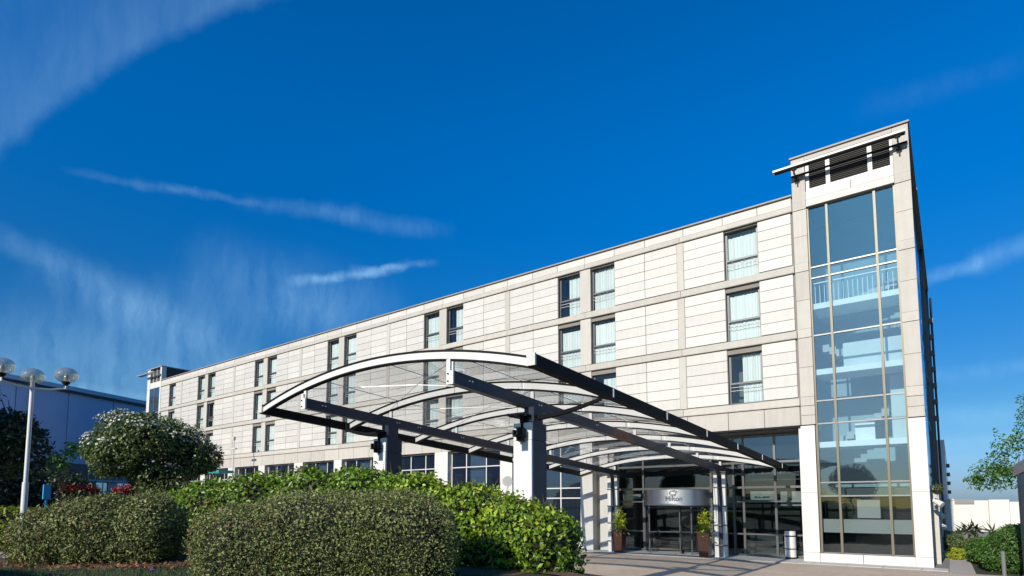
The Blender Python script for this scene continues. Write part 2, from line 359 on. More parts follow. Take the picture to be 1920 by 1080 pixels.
# ground as one sheet: fine near the camera, coarse to the horizon
xs = sorted(set([-1500, -600, -300, -150, -80, -60] + list(np.arange(-44, 8.1, 1.0)) + [20, 40, 80, 160, 400, 1500]))
ys = sorted(set([-1500, -500, -200, -80, -44] + list(np.arange(-40, 20.1, 1.0)) + [26, 40, 60, 90, 150, 300, 700, 1500]))
Xg, Yg = np.meshgrid(xs, ys); Zg = hgt(Xg, Yg)
b = MB(); b.v = [tuple(p) for p in np.stack([Xg, Yg, Zg], -1).reshape(-1, 3)]; nx = len(xs)
b.f = [(j*nx+i, j*nx+i+1, (j+1)*nx+i+1, (j+1)*nx+i) for j in range(len(ys)-1) for i in range(nx-1)]
g = b.build('ground', 'grass_soil', smooth=True); g['kind'] = 'structure'
# drive and side path
b = MB(); b.quad((-60, 12.6, .004), (14, 12.6, .004), (14, 26.0, .004), (-60, 26.0, .004)); b.quad((-2.4, -10, .004), (14, -10, .004), (14, 12.6, .004), (-2.4, 12.6, .004))
d = b.build('drive', 'drive'); d['kind'] = 'structure'
b = MB(); b.quad((-.6, 26.0, .008), (.55, 26.0, .008), (.35, 48, .008), (-.6, 48, .008))
d = b.build('path', 'path'); d['kind'] = 'structure'
# pale stone apron along the building, slab by slab
pv = thing('pavement', '', ''); del pv['label']; del pv['category']; pv['kind'] = 'structure'
pbox('pavement_bed', 'joint', pv, -16.6, -.2, 26.02, 31.9, -.02, .03)
x = -16.6
while x < -.3:
    for y in (26.03, 27.13, 28.23):
        if y > 27 and not (-14.3 < x < -5.8): continue
        pbox('paving_slab', 'granite', pv, x+.01, min(x+1.19, -.22), y+.0, y+1.08, .012, .05 + rnd.uniform(-.002, .002))
    x += 1.2
# lit mulch strip before the left shrub, pale path at far left
grid_sheet('mulch_bed', 'mulch', -16.5, -5, 1.0, 9.0, .5, .012, lambda x, y: (x*-.53+y*.85) > 10.15 and (x*-.53+y*.85) < 14 )['kind'] = 'structure'
grid_sheet('footpath', 'path', -24, -15.6, -1, 9, .5, .016, lambda x, y: -x*.95+y*.3 > 17.3 and y < 6.5-(x+17)*-.0)['kind'] = 'structure'

# ================================================================== HOTEL
H = thing('hotel_building', 'long four storey hotel of pale stone panels with glazed stair tower at its near corner', 'building', (-.65, 27.15, 0))
YF = 27.15
PIER = [-10.08 - 10.68*k for k in range(6)]
BANDS = [6.62, 9.565, 12.48, 15.25]
# windows: (x0, x1)
WIN = [(-7.96, -6.46)]
for k in range(5):
    c = PIER[k] - 5.34
    WIN += [(c-1.76, c-.33), (c+.33, c+1.76)]
WIN.append((-66.35, -64.85))
def wsort(): return sorted(WIN, key=lambda t: -t[0])
# core: strips between the floors and blocks between the windows, behind the cladding
b = MB(); Y0, Y1 = 27.20, 28.45
WZ = [(bz + .36, bz + 2.68) for bz in BANDS[:3]]
b.box(-71.9, -4.9, Y0, Y1, 5.80, WZ[0][0]); b.box(-71.9, -4.9, Y0, Y1, WZ[0][1], WZ[1][0]); b.box(-71.9, -4.9, Y0, Y1, WZ[1][1], WZ[2][0]); b.box(-71.9, -4.9, Y0, Y1, WZ[2][1], 15.93)
edges = [-4.9] + [e for w_ in wsort() for e in (w_[1], w_[0])] + [-71.9]
for z0, z1 in WZ:
    for i in range(0, len(edges), 2): b.box(edges[i+1], edges[i], Y0, Y1, z0-.001, z1+.001)
b.build('wall', 'joint', H)
b = MB(); b.box(-71.9, -5.0, 28.46, 28.8, 5.82, 15.9); b.build('inner_wall', 'interior', H)
b = MB(); b.box(-71.9, -.8, 33.6, 33.9, 0, 15.85); b.box(-71.9, -14.6, 29.9, 30.1, 0, 5.8); b.box(-71.9, -71.7, 28.8, 50, 0, 15.85); b.box(-71.9, -.9, 49.7, 49.95, 0, 15.85)
b.build('back_wall', 'interior', H)
pbox('roof', 'roof', H, -71.9, -5.0, 27.4, 49.9, 15.80, 15.97)
# cladding boards
boards = []
def cells():
    cs = [(-6.44, -5.06), (-9.90, -7.98)]
    for k in range(5):
        c = PIER[k]-5.34; p = PIER[k]-.18; q = PIER[k+1]+.18
        m1 = (p + c+1.78)/2; m2 = (c-1.78+q)/2
        cs += [(m1+.012, p), (c+1.78, m1-.012), (m2+.012, c-1.78), (q, m2-.012)]
    cs += [(-64.83, PIER[5]-.18), (-68.38, -66.37)]
    return cs
for (x0, x1) in cells():
    for bi in range(3):
        z0 = BANDS[bi]+.375; z1 = BANDS[bi+1]-.02; n = 5; hh = (z1-z0)/n
        for r in range(n): boards.append((x0, x1, z0+r*hh+.012, z0+(r+1)*hh-.012))
boards.sort(key=lambda t: -t[1])
rest = MB()
for i, (x0, x1, z0, z1) in enumerate(boards):
    dy = rnd.uniform(-.005, .005)
    if i < 299: pbox('facade_panel', 'panel', H, x0, x1, YF+dy, 27.20+dy, z0, z1)
    else: rest.box(x0, x1, YF+dy, 27.199, z0, z1)
o = rest.build('facade_panel', 'panel', H); o['kind'] = 'stuff'
# pilasters, floor bands, fascia, spandrels, coping
segs = [-4.98] + [v for k in range(5) for v in (PIER[k], PIER[k]-5.34)] + [PIER[5], -68.4]
for p in PIER:
    for bi in range(3): pbox('pilaster', 'stone', H, p-.165, p+.165, 27.135, 27.20, BANDS[bi]+.36, BANDS[bi+1]-.01)
for w0, w1 in [(PIER[k]-5.34-.33, PIER[k]-5.34+.33) for k in range(5)]:
    for bi in range(3): pbox('mullion_panel', 'stone', H, w0+.01, w1-.01, 27.14, 27.20, BANDS[bi]+.36, BANDS[bi+1]-.01)
for bz in BANDS:
    hh = .34 if bz < 15 else .27
    for i in range(len(segs)-1):
        x1, x0 = segs[i], segs[i+1]
        pbox('floor_band', 'stone', H, x0+.008, x1-.008, 27.09, 27.20, bz+.03, bz+hh-.02)
        pbox('floor_band_lip', 'stone_line', H, x0+.008, x1-.008, 27.065, 27.20, bz-.01, bz+.028)
jx = [-5.0, -6.44, -8.0, -9.9]
for k in range(5):
    c = PIER[k]-5.34; jx += [(PIER[k]+c+1.78)/2-.06, c+1.78, c, c-1.78, (PIER[k+1]+c-1.78)/2+.06, PIER[k+1]]
jx += [-66.4, -68.38]
for i in range(len(jx)-1):
    pbox('fascia_panel', 'panel', H, jx[i+1]+.012, jx[i]-.012, 27.14, 27.20, 15.535, 15.93)
    pbox('spandrel_panel', 'stone', H, jx[i+1]+.012, jx[i]-.012, 27.13, 27.20, 5.79, 6.585)
x = -4.95
while x > -68:
    x0 = max(x-2.6, -68.4); pbox('coping', 'coping', H, x0+.006, x-.006, 27.03, 27.6, 15.94, 16.0); x -= 2.6
pbox('roof_vent', 'white_paint', H, -26.4, -25.5, 27.8, 28.4, 15.97, 16.2)
# windows
def window_meshes(wd, ht):
    f = MB(); t = .055
    f.box(-wd/2, -wd/2+t, 0, .07, 0, ht); f.box(wd/2-t, wd/2, 0, .07, 0, ht)
    f.box(-wd/2+t, wd/2-t, 0, .07, 0, t); f.box(-wd/2+t, wd/2-t, 0, .07, ht-t, ht); f.box(-wd/2+t, wd/2-t, -.015, .07, .93, 1.01)
    f.box(-wd/2+t, -wd/2+t+.04, .01, .06, 1.01, ht-t); f.box(wd/2-t-.04, wd/2-t, .01, .06, 1.01, ht-t)
    def mk(n, b_, m):
        me = bpy.data.meshes.new(n); me.from_pydata(b_.v, [], b_.f); me.materials.append(M[m]); return me
    up = MB().box(-wd/2+t+.04, wd/2-t-.04, .03, .042, 1.01, ht-t); lo = MB().box(-wd/2+t, wd/2-t, .03, .042, t, .93)
    cu = MB(); n = 26                       # pleated curtain
    for i in range(n):
        xa = -wd/2+.02+(wd-.04)*i/n; xb = -wd/2+.02+(wd-.04)*(i+1)/n
        ya = .14+.03*math.sin(i*1.9)+.012*math.sin(i*5.1); yb = .14+.03*math.sin((i+1)*1.9)+.012*math.sin((i+1)*5.1)
        cu.quad((xa, ya, .02), (xb, yb, .02), (xb, yb, ht-.02), (xa, ya, ht-.02))
    rl = MB()
    for z in (.62, .78): rl.box(-wd/2+t, wd/2-t, -.03, -.01, z, z+.02)
    rs = MB().box(-wd/2, wd/2, -.16, -.002, -.035, -.003)
    return mk('frame', f, 'frame'), mk('pane', up, 'glass_window'), mk('pane', lo, 'glass_window'), mk('curtain', cu, 'curtain'), mk('rail', rl, 'frame_light'), mk('sill', rs, 'stone_line')
WM = {}
for (x0, x1) in wsort():
    wd = round(x1-x0-.02, 3)
    for bi in range(3):
        z0, z1 = WZ[bi]; ht = z1-z0-.01
        k = (wd, round(ht, 2))
        if k not in WM: WM[k] = window_meshes(wd, ht)
        fr, up, lo, cu, rl, si = WM[k]
        loc = ((x0+x1)/2, 27.36, z0+.005)
        wo = link_mesh('window', fr, H, loc)
        link_mesh('pane', up, wo, loc); link_mesh('pane', lo, wo, loc); link_mesh('rail', rl, wo, loc); link_mesh('sill', si, wo, loc)
        # curtains drawn over all or most of the opening
        fr_ = rnd.choice([1, 1, .96, .88, .78, .62]); c = link_mesh('curtain', cu, wo, (loc[0]+(1-fr_)*wd/2, loc[1], loc[2]-rnd.choice([0, .12, .2])*1.0), scale=(fr_, 1, 1))
# ground storey piers and windows
GP = [(-5.06, -4.94), (-15.84, -15.1), (-21.3, -20.4), (-26.7, -25.55), (-32.1, -30.4), (-37.35, -36.4), (-42.6, -41.4), (-48, -47), (-53.2, -52), (-58.5, -57.4), (-64, -62.8), (-69.5, -68)]
for (x0, x1) in GP[1:]:
    pbox('pier', 'white_wall', H, x0, x1, 27.13, 27.9, 2.93, 5.78); pbox('pier', 'white_wall', H, x0, x1, 27.135, 27.9, .0, 2.91)
for i in range(1, len(GP)-1):
    x1 = GP[i][0]; x0 = GP[i+1][1]; w3 = (x1-x0)
    pbox('plinth', 'stone', H, x0+.005, x1-.005, 27.16, 27.5, 0, .45)
    f = MB(); ms = [x0, x0+w3*.30, x0+w3*.68, x1]; ts = [.46, 2.76, 3.31, 4.75, 5.78]
    for m_ in (x0+.04, ms[1], ms[2], x1-.04): f.box(m_-.035, m_+.035, 27.50, 27.58, .46, 5.77)
    for t_ in (.50, 2.76, 3.31, 4.75, 5.73):
        for a, c in ((x0+.075, ms[1]-.035), (ms[1]+.035, ms[2]-.035), (ms[2]+.035, x1-.075)): f.box(a, c, 27.505, 27.575, t_-.03, t_+.03)
    wo = f.build('shop_window', 'frame_light', H)
    for j in range(3):
        for t_ in range(4):
            pbox('pane', 'glass_ground', wo, ms[j]+.04, ms[j+1]-.04, 27.535, 27.547, ts[t_]+.03, ts[t_+1]-.03)
    if i in (2, 4, 5): pbox('blind', 'curtain', wo, x0+w3*.32, x0+w3*.6, 27.8, 27.82, 3.4, 5.6)
pbox('ground_floor', 'granite', H, -71.8, -14.8, 27.55, 29.9, -.05, .02)
# ---- near tower
TX0, TX1 = -4.95, -.65
for z0, z1 in [(0, .42), (.43, 2.9), (2.91, 5.74)]:
    m_ = 'white_wall'; pbox('tower_pier', m_, H, -5.08, -4.46, 27.12, 27.6, z0, z1); pbox('tower_pier', m_, H, -1.20, TX1, 27.12, 27.6, z0, z1)
zs = [5.78]
for bz in BANDS: zs += [bz-.03, bz+.36]
zs += [17.60]
for i in range(len(zs)-1):
    z0, z1 = zs[i], zs[i+1]
    if z1-z0 < .5: pbox('tower_pier', 'stone', H, TX0, -4.42, 27.09, 27.6, z0+.01, z1-.01); pbox('tower_pier', 'stone', H, -1.19, TX1, 27.09, 27.6, z0+.01, z1-.01)
    else:
        zm = (z0+z1)/2
        for a, c in ((z0, zm), (zm, z1)):
            pbox('tower_pier', 'stone', H, TX0, -4.42, 27.12, 27.6, a+.008, c-.008); pbox('tower_pier', 'stone', H, -1.19, TX1, 27.12, 27.6, a+.008, c-.008)
pbox('plinth', 'white_wall', H, -4.45, -2.93, 27.15, 27.6, .02, .40); pbox('plinth', 'white_wall', H, -2.91, -1.21, 27.15, 27.6, .02, .40)
pbox('fascia_panel', 'white_wall', H, -4.41, -2.72, 27.13, 27.5, 15.62, 15.98); pbox('fascia_panel', 'white_wall', H, -2.70, -1.20, 27.13, 27.5, 15.62, 15.98)
pbox('floor_band', 'panel', H, -4.41, -1.20, 27.11, 27.5, 15.30, 15.60)
# top louvre window
lv = MB()
for a, c in ((-4.40, -4.27), (-3.62, -3.46), (-2.08, -1.92), (-1.30, -1.205)): lv.box(a, c, 27.22, 27.34, 16.0, 17.4)
for a, c in ((-4.27, -3.62), (-3.46, -2.08), (-1.92, -1.30)):
    lv.box(a, c, 27.225, 27.335, 16.0, 16.12); lv.box(a, c, 27.225, 27.335, 17.25, 17.4)
lw = lv.build('louvre_window', 'frame_light', H)
for a, c in ((-4.27, -3.62), (-3.46, -2.08), (-1.92, -1.30)):
    bl = MB()
    for q in range(14):
        z = 16.13+q*.08; n = len(bl.v); bl.v += [(a, 27.24, z), (c, 27.24, z), (c, 27.30, z+.07), (a, 27.30, z+.07), (a, 27.25, z-.005), (c, 27.25, z-.005), (c, 27.31, z+.065), (a, 27.31, z+.065)]
        bl.f += [(n, n+1, n+2, n+3), (n+4, n+7, n+6, n+5), (n, n+4, n+5, n+1), (n+3, n+2, n+6, n+7)]
    o = bl.build('louvre_blades', 'louvre', lw); o['kind'] = 'stuff'
    pbox('louvre_back', 'louvre', lw, a, c, 27.33, 27.36, 16.12, 17.25)
pbox('floor_band', 'stone', H, -4.41, -1.20, 27.12, 27.5, 17.41, 17.60)
pbox('coping', 'coping', H, -5.0, -.60, 27.04, 33.3, 17.61, 17.68)
# tower side above the main roof
pbox('tower_wall', 'stone', H, TX0, TX0+.3, 27.61, 33.2, 15.9, 17.6)
pbox('tower_wall', 'stone', H, TX0, -.9, 33.2, 33.5, 15.9, 17.6)
# sunshade
s_ = pbox('sunshade', 'white_paint', H, -5.55, -.72, 26.38, 26.62, 16.90, 16.98)
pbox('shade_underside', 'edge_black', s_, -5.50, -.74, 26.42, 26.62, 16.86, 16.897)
pbox('lower_strip', 'edge_black', s_, -4.95, -.68, 26.98, 27.06, 16.74, 16.80)  # thin black strip across the tower front, below the blade
for x in (-4.72, -.98):
    MB().box(x-.09, x+.09, 26.45, 26.60, 16.80, 16.855).box(x-.03, x+.03, 26.45, 26.52, 16.60, 16.795).box(x-.025, x+.025, 26.525, 26.975, 16.62, 16.68).box(x-.09, x+.09, 26.9, 27.085, 16.55, 16.62).build('bracket', 'edge_black', s_)
# tower glazing
MX = [-4.40, -3.66, -1.92, -1.22]; TZ = [.42, 2.76, 3.32, 5.80, 6.77, 9.60, 12.12, 12.60, 15.28]
for x in MX: pbox('mullion', 'frame_olive', H, x-.045, x+.045, 27.24, 27.40, .42, 15.29)
for z in TZ:
    for i in range(3): pbox('transom', 'frame_grey', H, MX[i]+.045, MX[i+1]-.045, 27.26, 27.38, z-.028 if z > .5 else z, z+.028)
for j in range(len(TZ)-1):
    for i in range(3):
        pbox('pane', 'glass_tower_top' if j == 7 else 'glass_entry' if j == 0 else 'glass_tower', H, MX[i]+.045, MX[i+1]-.045, 27.31, 27.325, TZ[j]+.028, TZ[j+1]-.028)
# inside the tower: landings, stair flights, railings
for z in (4.80, 7.92, 10.80):
    pbox('landing', 'slab_white', H, -4.39, -1.23, 27.46, 29.0, z, z+.24)
pbox('counter', 'slab_white', H, -4.38, -1.22, 27.55, 28.0, 1.25, 1.80)
pbox('counter', 'slab_white', H, -3.1, -2.3, 27.56, 27.7, 1.86, 2.7)
pbox('inner_panel', 'slab_white', H, -3.05, -2.35, 27.7, 27.8, 5.05, 5.75); 
for (z0, z1, xa, xb) in ((4.95, 6.9, -4.3, -1.4), (8.1, 9.6, -1.4, -4.3), (11.0, 12.0, -4.3, -1.4)):
    k = MB(); n = 11
    for q in range(n):
        x_ = xa+(xb-xa)*q/n; x2 = xa+(xb-xa)*(q+1)/n; z = z0+(z1-z0)*q/n
        k.box(min(x_, x2), max(x_, x2), 29.0, 30.3, z-.22, z+.10)
    k.build('stair_flight', 'stair', H)
for (z0, z1) in ((8.17, 9.5),): pbox('inner_panel', 'inner_panel', H, -3.5, -1.3, 28.95, 28.98, z0, z1)
pbox('inner_panel', 'inner_panel', H, -1.85, -1.3, 28.95, 28.98, 5.05, 7.85)
for z in (5.04, 8.16, 11.04):
    k = MB(); k.box(-4.35, -1.25, 27.70, 27.73, z+.95, z+1.0)
    for q in range(18): x_ = -4.3+q*.178; k.box(x_-.01, x_+.01, 27.705, 27.725, z, z+.95)
    if z > 11: k.build('balustrade', 'slab_white', H)
pbox('inner_wall', 'interior_teal', H, -5.0, -.8, 30.6, 30.8, 3.2, 15.7); pbox('inner_wall', 'frame_dark', H, -4.9, -.8, 28.6, 28.7, .05, 3.1); pbox('tower_floor', 'frame_dark', H, -4.9, -.8, 27.62, 28.59, .02, .08)
pbox('inner_wall', 'interior_teal', H, -4.94, -4.72, 27.61, 30.55, 5.8, 15.7)
pbox('tower_roof', 'interior', H, -4.6, -.8, 27.61, 33.1, 15.72, 15.85)
# ---- side of the building
sy = np.linspace(27.62, 50, 9)
for i in range(8):
    for (z0, z1) in ((3.2, 6.6), (6.7, 9.5), (9.6, 12.5), (12.6, 15.2), (15.3, 17.5)):
        pbox('side_pane', 'glass_side', H, -.76, -.74, sy[i]+.05, sy[i+1]-.05, z0, z1)
k = MB()
for i in range(1, 9): k.box(-.80, -.735 if i not in (5, 8) else -.62, sy[i]-.05, sy[i]+.05, 0, 17.55)
for z in (3.15, 6.65, 9.55, 12.55, 15.25): 
    for i in range(8): k.box(-.80, -.735, sy[i]+.05, sy[i+1]-.05, z-.045, z+.045)
k.build('side_mullions', 'frame_dark', H)
pbox('side_wall', 'stone', H, -.95, -.72, 27.62, 49.9, 0, 3.1); pbox('side_backing', 'frame_dark', H, -1.1, -.84, 30.9, 49.9, 3.1, 17.5)
pbox('coping', 'coping', H, -1.1, -.58, 33.31, 50.05, 17.56, 17.68)
for y in (29.4, 32.6, 36.2, 40.0): pbox('pilaster', 'stone', H, -.715, -.45, y-.25, y+.25, 0, 3.15)
for q in range(7):
    z = 8.2+q*1.15; pbox('pipe_clip', 'frame_dark', H, -.62, -.42, 49.6, 49.95, z, z+.35)
k = MB().tube([(-.5, 50.0, 0), (-.5, 50.0, 17.0)], .07); k.build('downpipe', 'frame_dark', H)
# rear block
k = MB(); k.box(-6, -.25, 58, 90, 0, 7.6); k.build('rear_block', 'white_wall', H)
for q in range(5): pbox('side_pane', 'glass_side', H, -.245, -.235, 59+q*6, 63+q*6, 2.5, 6.6)
for q in range(4): pbox('pipe_clip', 'frame_dark', H, -.24, .0, 66, 67, 3.4+q*.8, 3.7+q*.8)
# ---- far left tower
LX0, LX1 = -72.0, -68.4
for z0, z1 in [(0, 5.7), (5.72, 9.5), (9.52, 12.4), (12.42, 15.2), (15.22, 17.5)]:
    pbox('tower_pier', 'white_wall', H, LX0, LX0+.75, 27.12, 27.6, z0, z1); pbox('tower_pier', 'white_wall', H, LX1-.35, LX1, 27.12, 27.6, z0, z1)
pbox('fascia_panel', 'white_wall', H, LX0+.76, LX1-.36, 27.14, 27.6, 15.3, 15.95)
for z0, z1 in ((.5, 3.3), (3.4, 6.7), (6.8, 9.6), (9.7, 12.5), (12.6, 15.25)):
    pbox('pane', 'glass_tower_top', H, LX0+.76, -70.1, 27.14, 27.16, z0, z1); pbox('pane', 'glass_tower_top', H, -70.0, LX1-.36, 27.14, 27.16, z0, z1)
pbox('curtain_wall_mullions', 'frame_grey', H, -70.1, -70.0, 27.13, 27.25, .5, 15.28)
pbox('louvre_window', 'louvre', H, LX0+.76, LX1-.36, 27.25, 27.5, 15.97, 17.3)
for x in (-70.6, -69.7): pbox('louvre_mullion', 'frame_light', H, x-.06, x+.06, 27.18, 27.248, 15.97, 17.3)
pbox('tower_wall', 'frame_dark', H, LX1-.3, LX1, 27.61, 34, 16.0, 17.5); pbox('coping', 'coping', H, LX0-.05, LX1+.05, 27.05, 34.1, 17.51, 17.6)
pbox('sunshade', 'silver', H, LX0-.8, LX1-.1, 26.3, 26.8, 16.80, 16.87)
pbox('inner_wall', 'interior_teal', H, LX0+.1, LX1-.1, 29, 29.2, .1, 15.7)

# ---- entrance recess
EX0, EX1, GY = -14.95, -5.10, 28.32
pbox('lintel', 'edge_black', H, -15.08, -5.0, 27.02, 27.30, 5.68, 5.775); pbox('soffit', 'stone_line', H, -15.08, -5.0, 27.31, 33.4, 5.66, 5.76)
pbox('reveal_wall', 'stone', H, -15.085, -14.96, 27.92, 33.3, 0, 5.64)
pbox('pier', 'white_wall', H, -14.94, -14.45, 27.62, 28.25, 0, 5.64); pbox('reveal_wall', 'stone_line', H, -14.44, -14.2, 27.8, 28.25, 0, 5.64)
pbox('reveal_wall', 'white_wall', H, -5.09, -4.96, 27.61, 33.3, 0, 5.64)
EV = [-14.2, -12.75, -9.25, -8.2, -7.75, -6.35, -5.12]; EZ = [.06, 3.15, 3.35, 4.4, 5.62]
k = MB()
for x in EV: k.box(x-.05, x+.05, GY-.06, GY+.06, .05, 5.63)
for z in (3.2, 4.35, 5.56):
    for i in range(len(EV)-1): k.box(EV[i]+.05, EV[i+1]-.05, GY-.05, GY+.05, z-.05, z+.05)
for z in (.12, 1.05, 2.55):
    for i in range(len(EV)-1):
        if i == 1: continue
        k.box(EV[i]+.05, EV[i+1]-.05, GY-.04, GY+.04, z-.035, z+.035)
es = k.build('entrance_screen', 'frame', H)
for i in range(len(EV)-1):
    for (z0, z1) in ((3.25, 4.30), (4.40, 5.51)): pbox('pane', 'glass_ground' if z0 > 4 else 'glass_entry', es, EV[i]+.05, EV[i+1]-.05, GY-.006, GY+.006, z0, z1)
    if i != 1:
        for (z0, z1) in ((.155, 1.015), (1.085, 2.515), (2.585, 3.15)): pbox('pane', 'glass_entry', es, EV[i]+.05, EV[i+1]-.05, GY-.006, GY+.006, z0, z1)
# lobby
pbox('lobby_floor', 'granite', H, -14.9, -5.2, 28.4, 33.3, -.02, .045)
pbox('inner_wall', 'interior', H, -14.8, -5.2, 33.0, 33.2, .1, 5.6)
for (x0, x1, z0, z1) in ((-7.5, -6.45, 2.62, 3.02), (-6.2, -5.3, 2.35, 3.0), (-14.0, -13.0, 2.7, 2.95)):
    po = MB().box(x0, x1, 28.5, 28.53, z0, z1).build('wall_poster', 'slab_white', H)
    k = MB()
    if z1-z0 < .5:
        for q in range(3): k.box(x0+.18+q*.16, x0+.30+q*.16, 28.485, 28.497, z0+.08, z0+.17-.02*q)
        k.box(x0+.55, x0+.85, 28.485, 28.497, z0+.10, z0+.16); k.build('poster_print', 'green_text', po)
for (x0, x1, y, z) in ((-8.0, -6.5, 30, 1.0), (-7.6, -6.4, 29.6, .45), (-13.8, -12.9, 30, .9), (-12.2, -9.6, 31.5, 1.1)): pbox('lobby_desk', 'frame_grey', H, x0, x1, y, y+.6, .05, z)
for (x, y, z) in ((-7.6, 29.5, 3.9), (-7.2, 29.6, 3.9), (-6.7, 29.5, 3.95), (-6.4, 29.7, 3.9), (-8.4, 29.3, 3.85), (-8.1, 29.4, 3.8)):
    MB().lathe(x, y, [(.0, z-.08), (.06, z-.05), (.08, z), (.05, z+.05), (0, z+.08)], 12).build('pendant_lamp', 'white_paint', H, smooth=True)
k = MB()
for z in (3.55, 4.2): k.box(-9.1, -5.2, 29.2, 29.3, z, z+.05)
k.box(-9.1, -5.2, 30.4, 30.5, 3.9, 3.98); k.build('lobby_beams', 'frame_grey', H)
# ---- revolving door
DX, DY, DR = -11.0, 28.75, 1.78
rv = MB().lathe(DX, DY, [(DR, 2.36), (DR, 3.12), (DR-.02, 3.14), (0, 3.14)], 48).build('revolving_door', 'steel_brushed', H, smooth=True)
MB().lathe(DX, DY, [(0, 2.35), (DR-.01, 2.35)], 48).build('door_soffit', 'frame_dark', rv)
MB().lathe(DX, DY, [(DR+.02, 2.32), (DR+.02, 2.36), (DR-.06, 2.36), (DR-.06, 2.32), (DR+.02, 2.32)], 48).build('door_rim', 'edge_black', rv)
for a0, a1 in ((R(195), R(232)), (R(308), R(345))):
    MB().lathe(DX, DY, [(DR-.06, .08), (DR-.06, 2.31)], 10, a0, a1).build('door_drum_glass', 'glass_entry', rv, smooth=True)
for a in (195, 232, 308, 345):
    x, y = DX+(DR-.05)*math.cos(R(a)), DY+(DR-.05)*math.sin(R(a)); MB().tube([(x, y, .06), (x, y, 2.31)], .04, 8).build('door_post', 'frame', rv, smooth=True)
for a in (20, 110, 200, 290):
    c_, s_2 = math.cos(R(a)), math.sin(R(a)); k = MB(); r1 = DR-.18
    def P2(r, z): return (DX+r*c_, DY+r*s_2, z)
    for (r0, r2, z0, z1) in ((.05, r1, .12, .22), (.05, r1, 1.0, 1.06), (.05, r1, 2.2, 2.3)):
        k.tube([P2(r0, (z0+z1)/2), P2(r2, (z0+z1)/2)], (z1-z0)/2, 4)
    k.tube([P2(r1, .12), P2(r1, 2.3)], .03, 4); dw = k.build('door_wing', 'frame', rv)
    MB().quad(P2(.05, .2), P2(r1, .2), P2(r1, 2.2), P2(.05, 2.2)).build('pane', 'glass_entry', dw)
MB().tube([(DX, DY, .05), (DX, DY, 2.33)], .06, 8).build('door_spindle', 'frame', rv)
# raised lettering and round emblem on the steel drum
def curved_text(txt, size, zc, ang, m, off=.012):
    cu = bpy.data.curves.new('t', 'FONT'); cu.body = txt; cu.size = size; cu.extrude = .006; cu.align_x = 'CENTER'; cu.align_y = 'CENTER'; cu.offset = size*.015
    o = bpy.data.objects.new('t', cu); COL.objects.link(o); dg = bpy.context.evaluated_depsgraph_get()
    me = bpy.data.meshes.new_from_object(o.evaluated_get(dg)); bpy.data.objects.remove(o)
    for v in me.vertices:
        a = R(ang) + v.co.x/DR; r = DR+off+v.co.z; z = zc+v.co.y
        v.co = (DX+r*math.cos(a), DY+r*math.sin(a), z)
    me.materials.clear(); me.materials.append(M[m])
    t = bpy.data.objects.new('sign_lettering', me); COL.objects.link(t); t.parent = rv; t.matrix_parent_inverse = pinv(rv); return t
ANG = 282
curved_text('Hilton', .32, 2.68, ANG, 'ink'); curved_text('- - - - - - -', .07, 2.48, ANG, 'ink')
k = MB()
for rr, n0, n1 in ((.15, 20, 300), (.085, 200, 480)):
    prev = None
    for q in range(25):
        t = R(n0+(n1-n0)*q/24); pts = []
        for r_ in (rr-.018, rr+.018):
            u = r_*math.cos(t)*1.25; z = 2.95+r_*math.sin(t)*.85; a = R(ANG)+u/DR; pts.append((DX+(DR+.02)*math.cos(a), DY+(DR+.02)*math.sin(a), z))
        if prev: k.quad(prev[0], pts[0], pts[1], prev[1])
        prev = pts
k.build('sign_emblem', 'ink', rv)

# ================================================================== CANOPY
CX, HW, SL = -11.07, 4.72, .060
def flare(x, y): return x + .023*(y-9)*max(0., (x-CX)/HW)
def ztop(x, y): return 5.93 - .67*((x-CX)/HW)**2 - SL*(y-9)
C = thing('entrance_canopy', 'arched glass and steel entrance canopy on square columns reaching out from the hotel door', 'canopy', (CX, 11.9, 0))
def arc_solid(x0, x1, y0, y1, dz0, dz1, n=28):
    b = MB(); 
    for i in range(n+1):
        x = x0+(x1-x0)*i/n; z = ztop(x, y0); zz = ztop(x, y1)
        xa_, xb_ = flare(x, y0), flare(x, y1); b.v += [(xa_, y0, z+dz0), (xa_, y0, z+dz1), (xb_, y1, zz+dz1), (xb_, y1, zz+dz0)]
    for i in range(n):
        for k in range(4): k2 = (k+1) % 4; b.f.append((i*4+k, i*4+k2, (i+1)*4+k2, (i+1)*4+k))
    b.f += [(0, 3, 2, 1), (n*4, n*4+1, n*4+2, n*4+3)]; return b
RY = [9.0+3*i for i in range(7)]
for i, y in enumerate(RY):
    rb = arc_solid(CX-HW, CX+HW, y, y+.07, -.21, -.045).build('rib', 'white_paint', C, smooth=True)
    arc_solid(CX-HW, CX+HW, y-.03, y+.10, -.043, -.010).build('rib_flange', 'edge_black', rb, smooth=True)
    arc_solid(CX-HW, CX+HW, y-.03, y+.10, -.242, -.212).build('rib_flange', 'edge_black', rb, smooth=True)
    for gx in (-8.4, -13.74):
        pbox('hanger', 'white_paint', rb, gx-.05, gx+.05, y+.01, y+.06, 5.26-SL*(y-9), ztop(gx, y)-.265)
def sloped(x0, x1, y0, y1, z0, z1, name, m, parent):   # z at y=9
    b = MB(); a, c = -SL*(y0-9), -SL*(y1-9)
    b.v = [(x0, y0, z0+a), (x1, y0, z0+a), (x1, y1, z0+c), (x0, y1, z0+c), (x0, y0, z1+a), (x1, y0, z1+a), (x1, y1, z1+c), (x0, y1, z1+c)]
    b.f = [(0, 3, 2, 1), (4, 5, 6, 7), (0, 1, 5, 4), (1, 2, 6, 5), (2, 3, 7, 6), (3, 0, 4, 7)]
    if name == 'edge_beam': b.v = [(flare(p_[0], p_[1]), p_[1], p_[2]) for p_ in b.v]
    return b.build(name, m, parent)
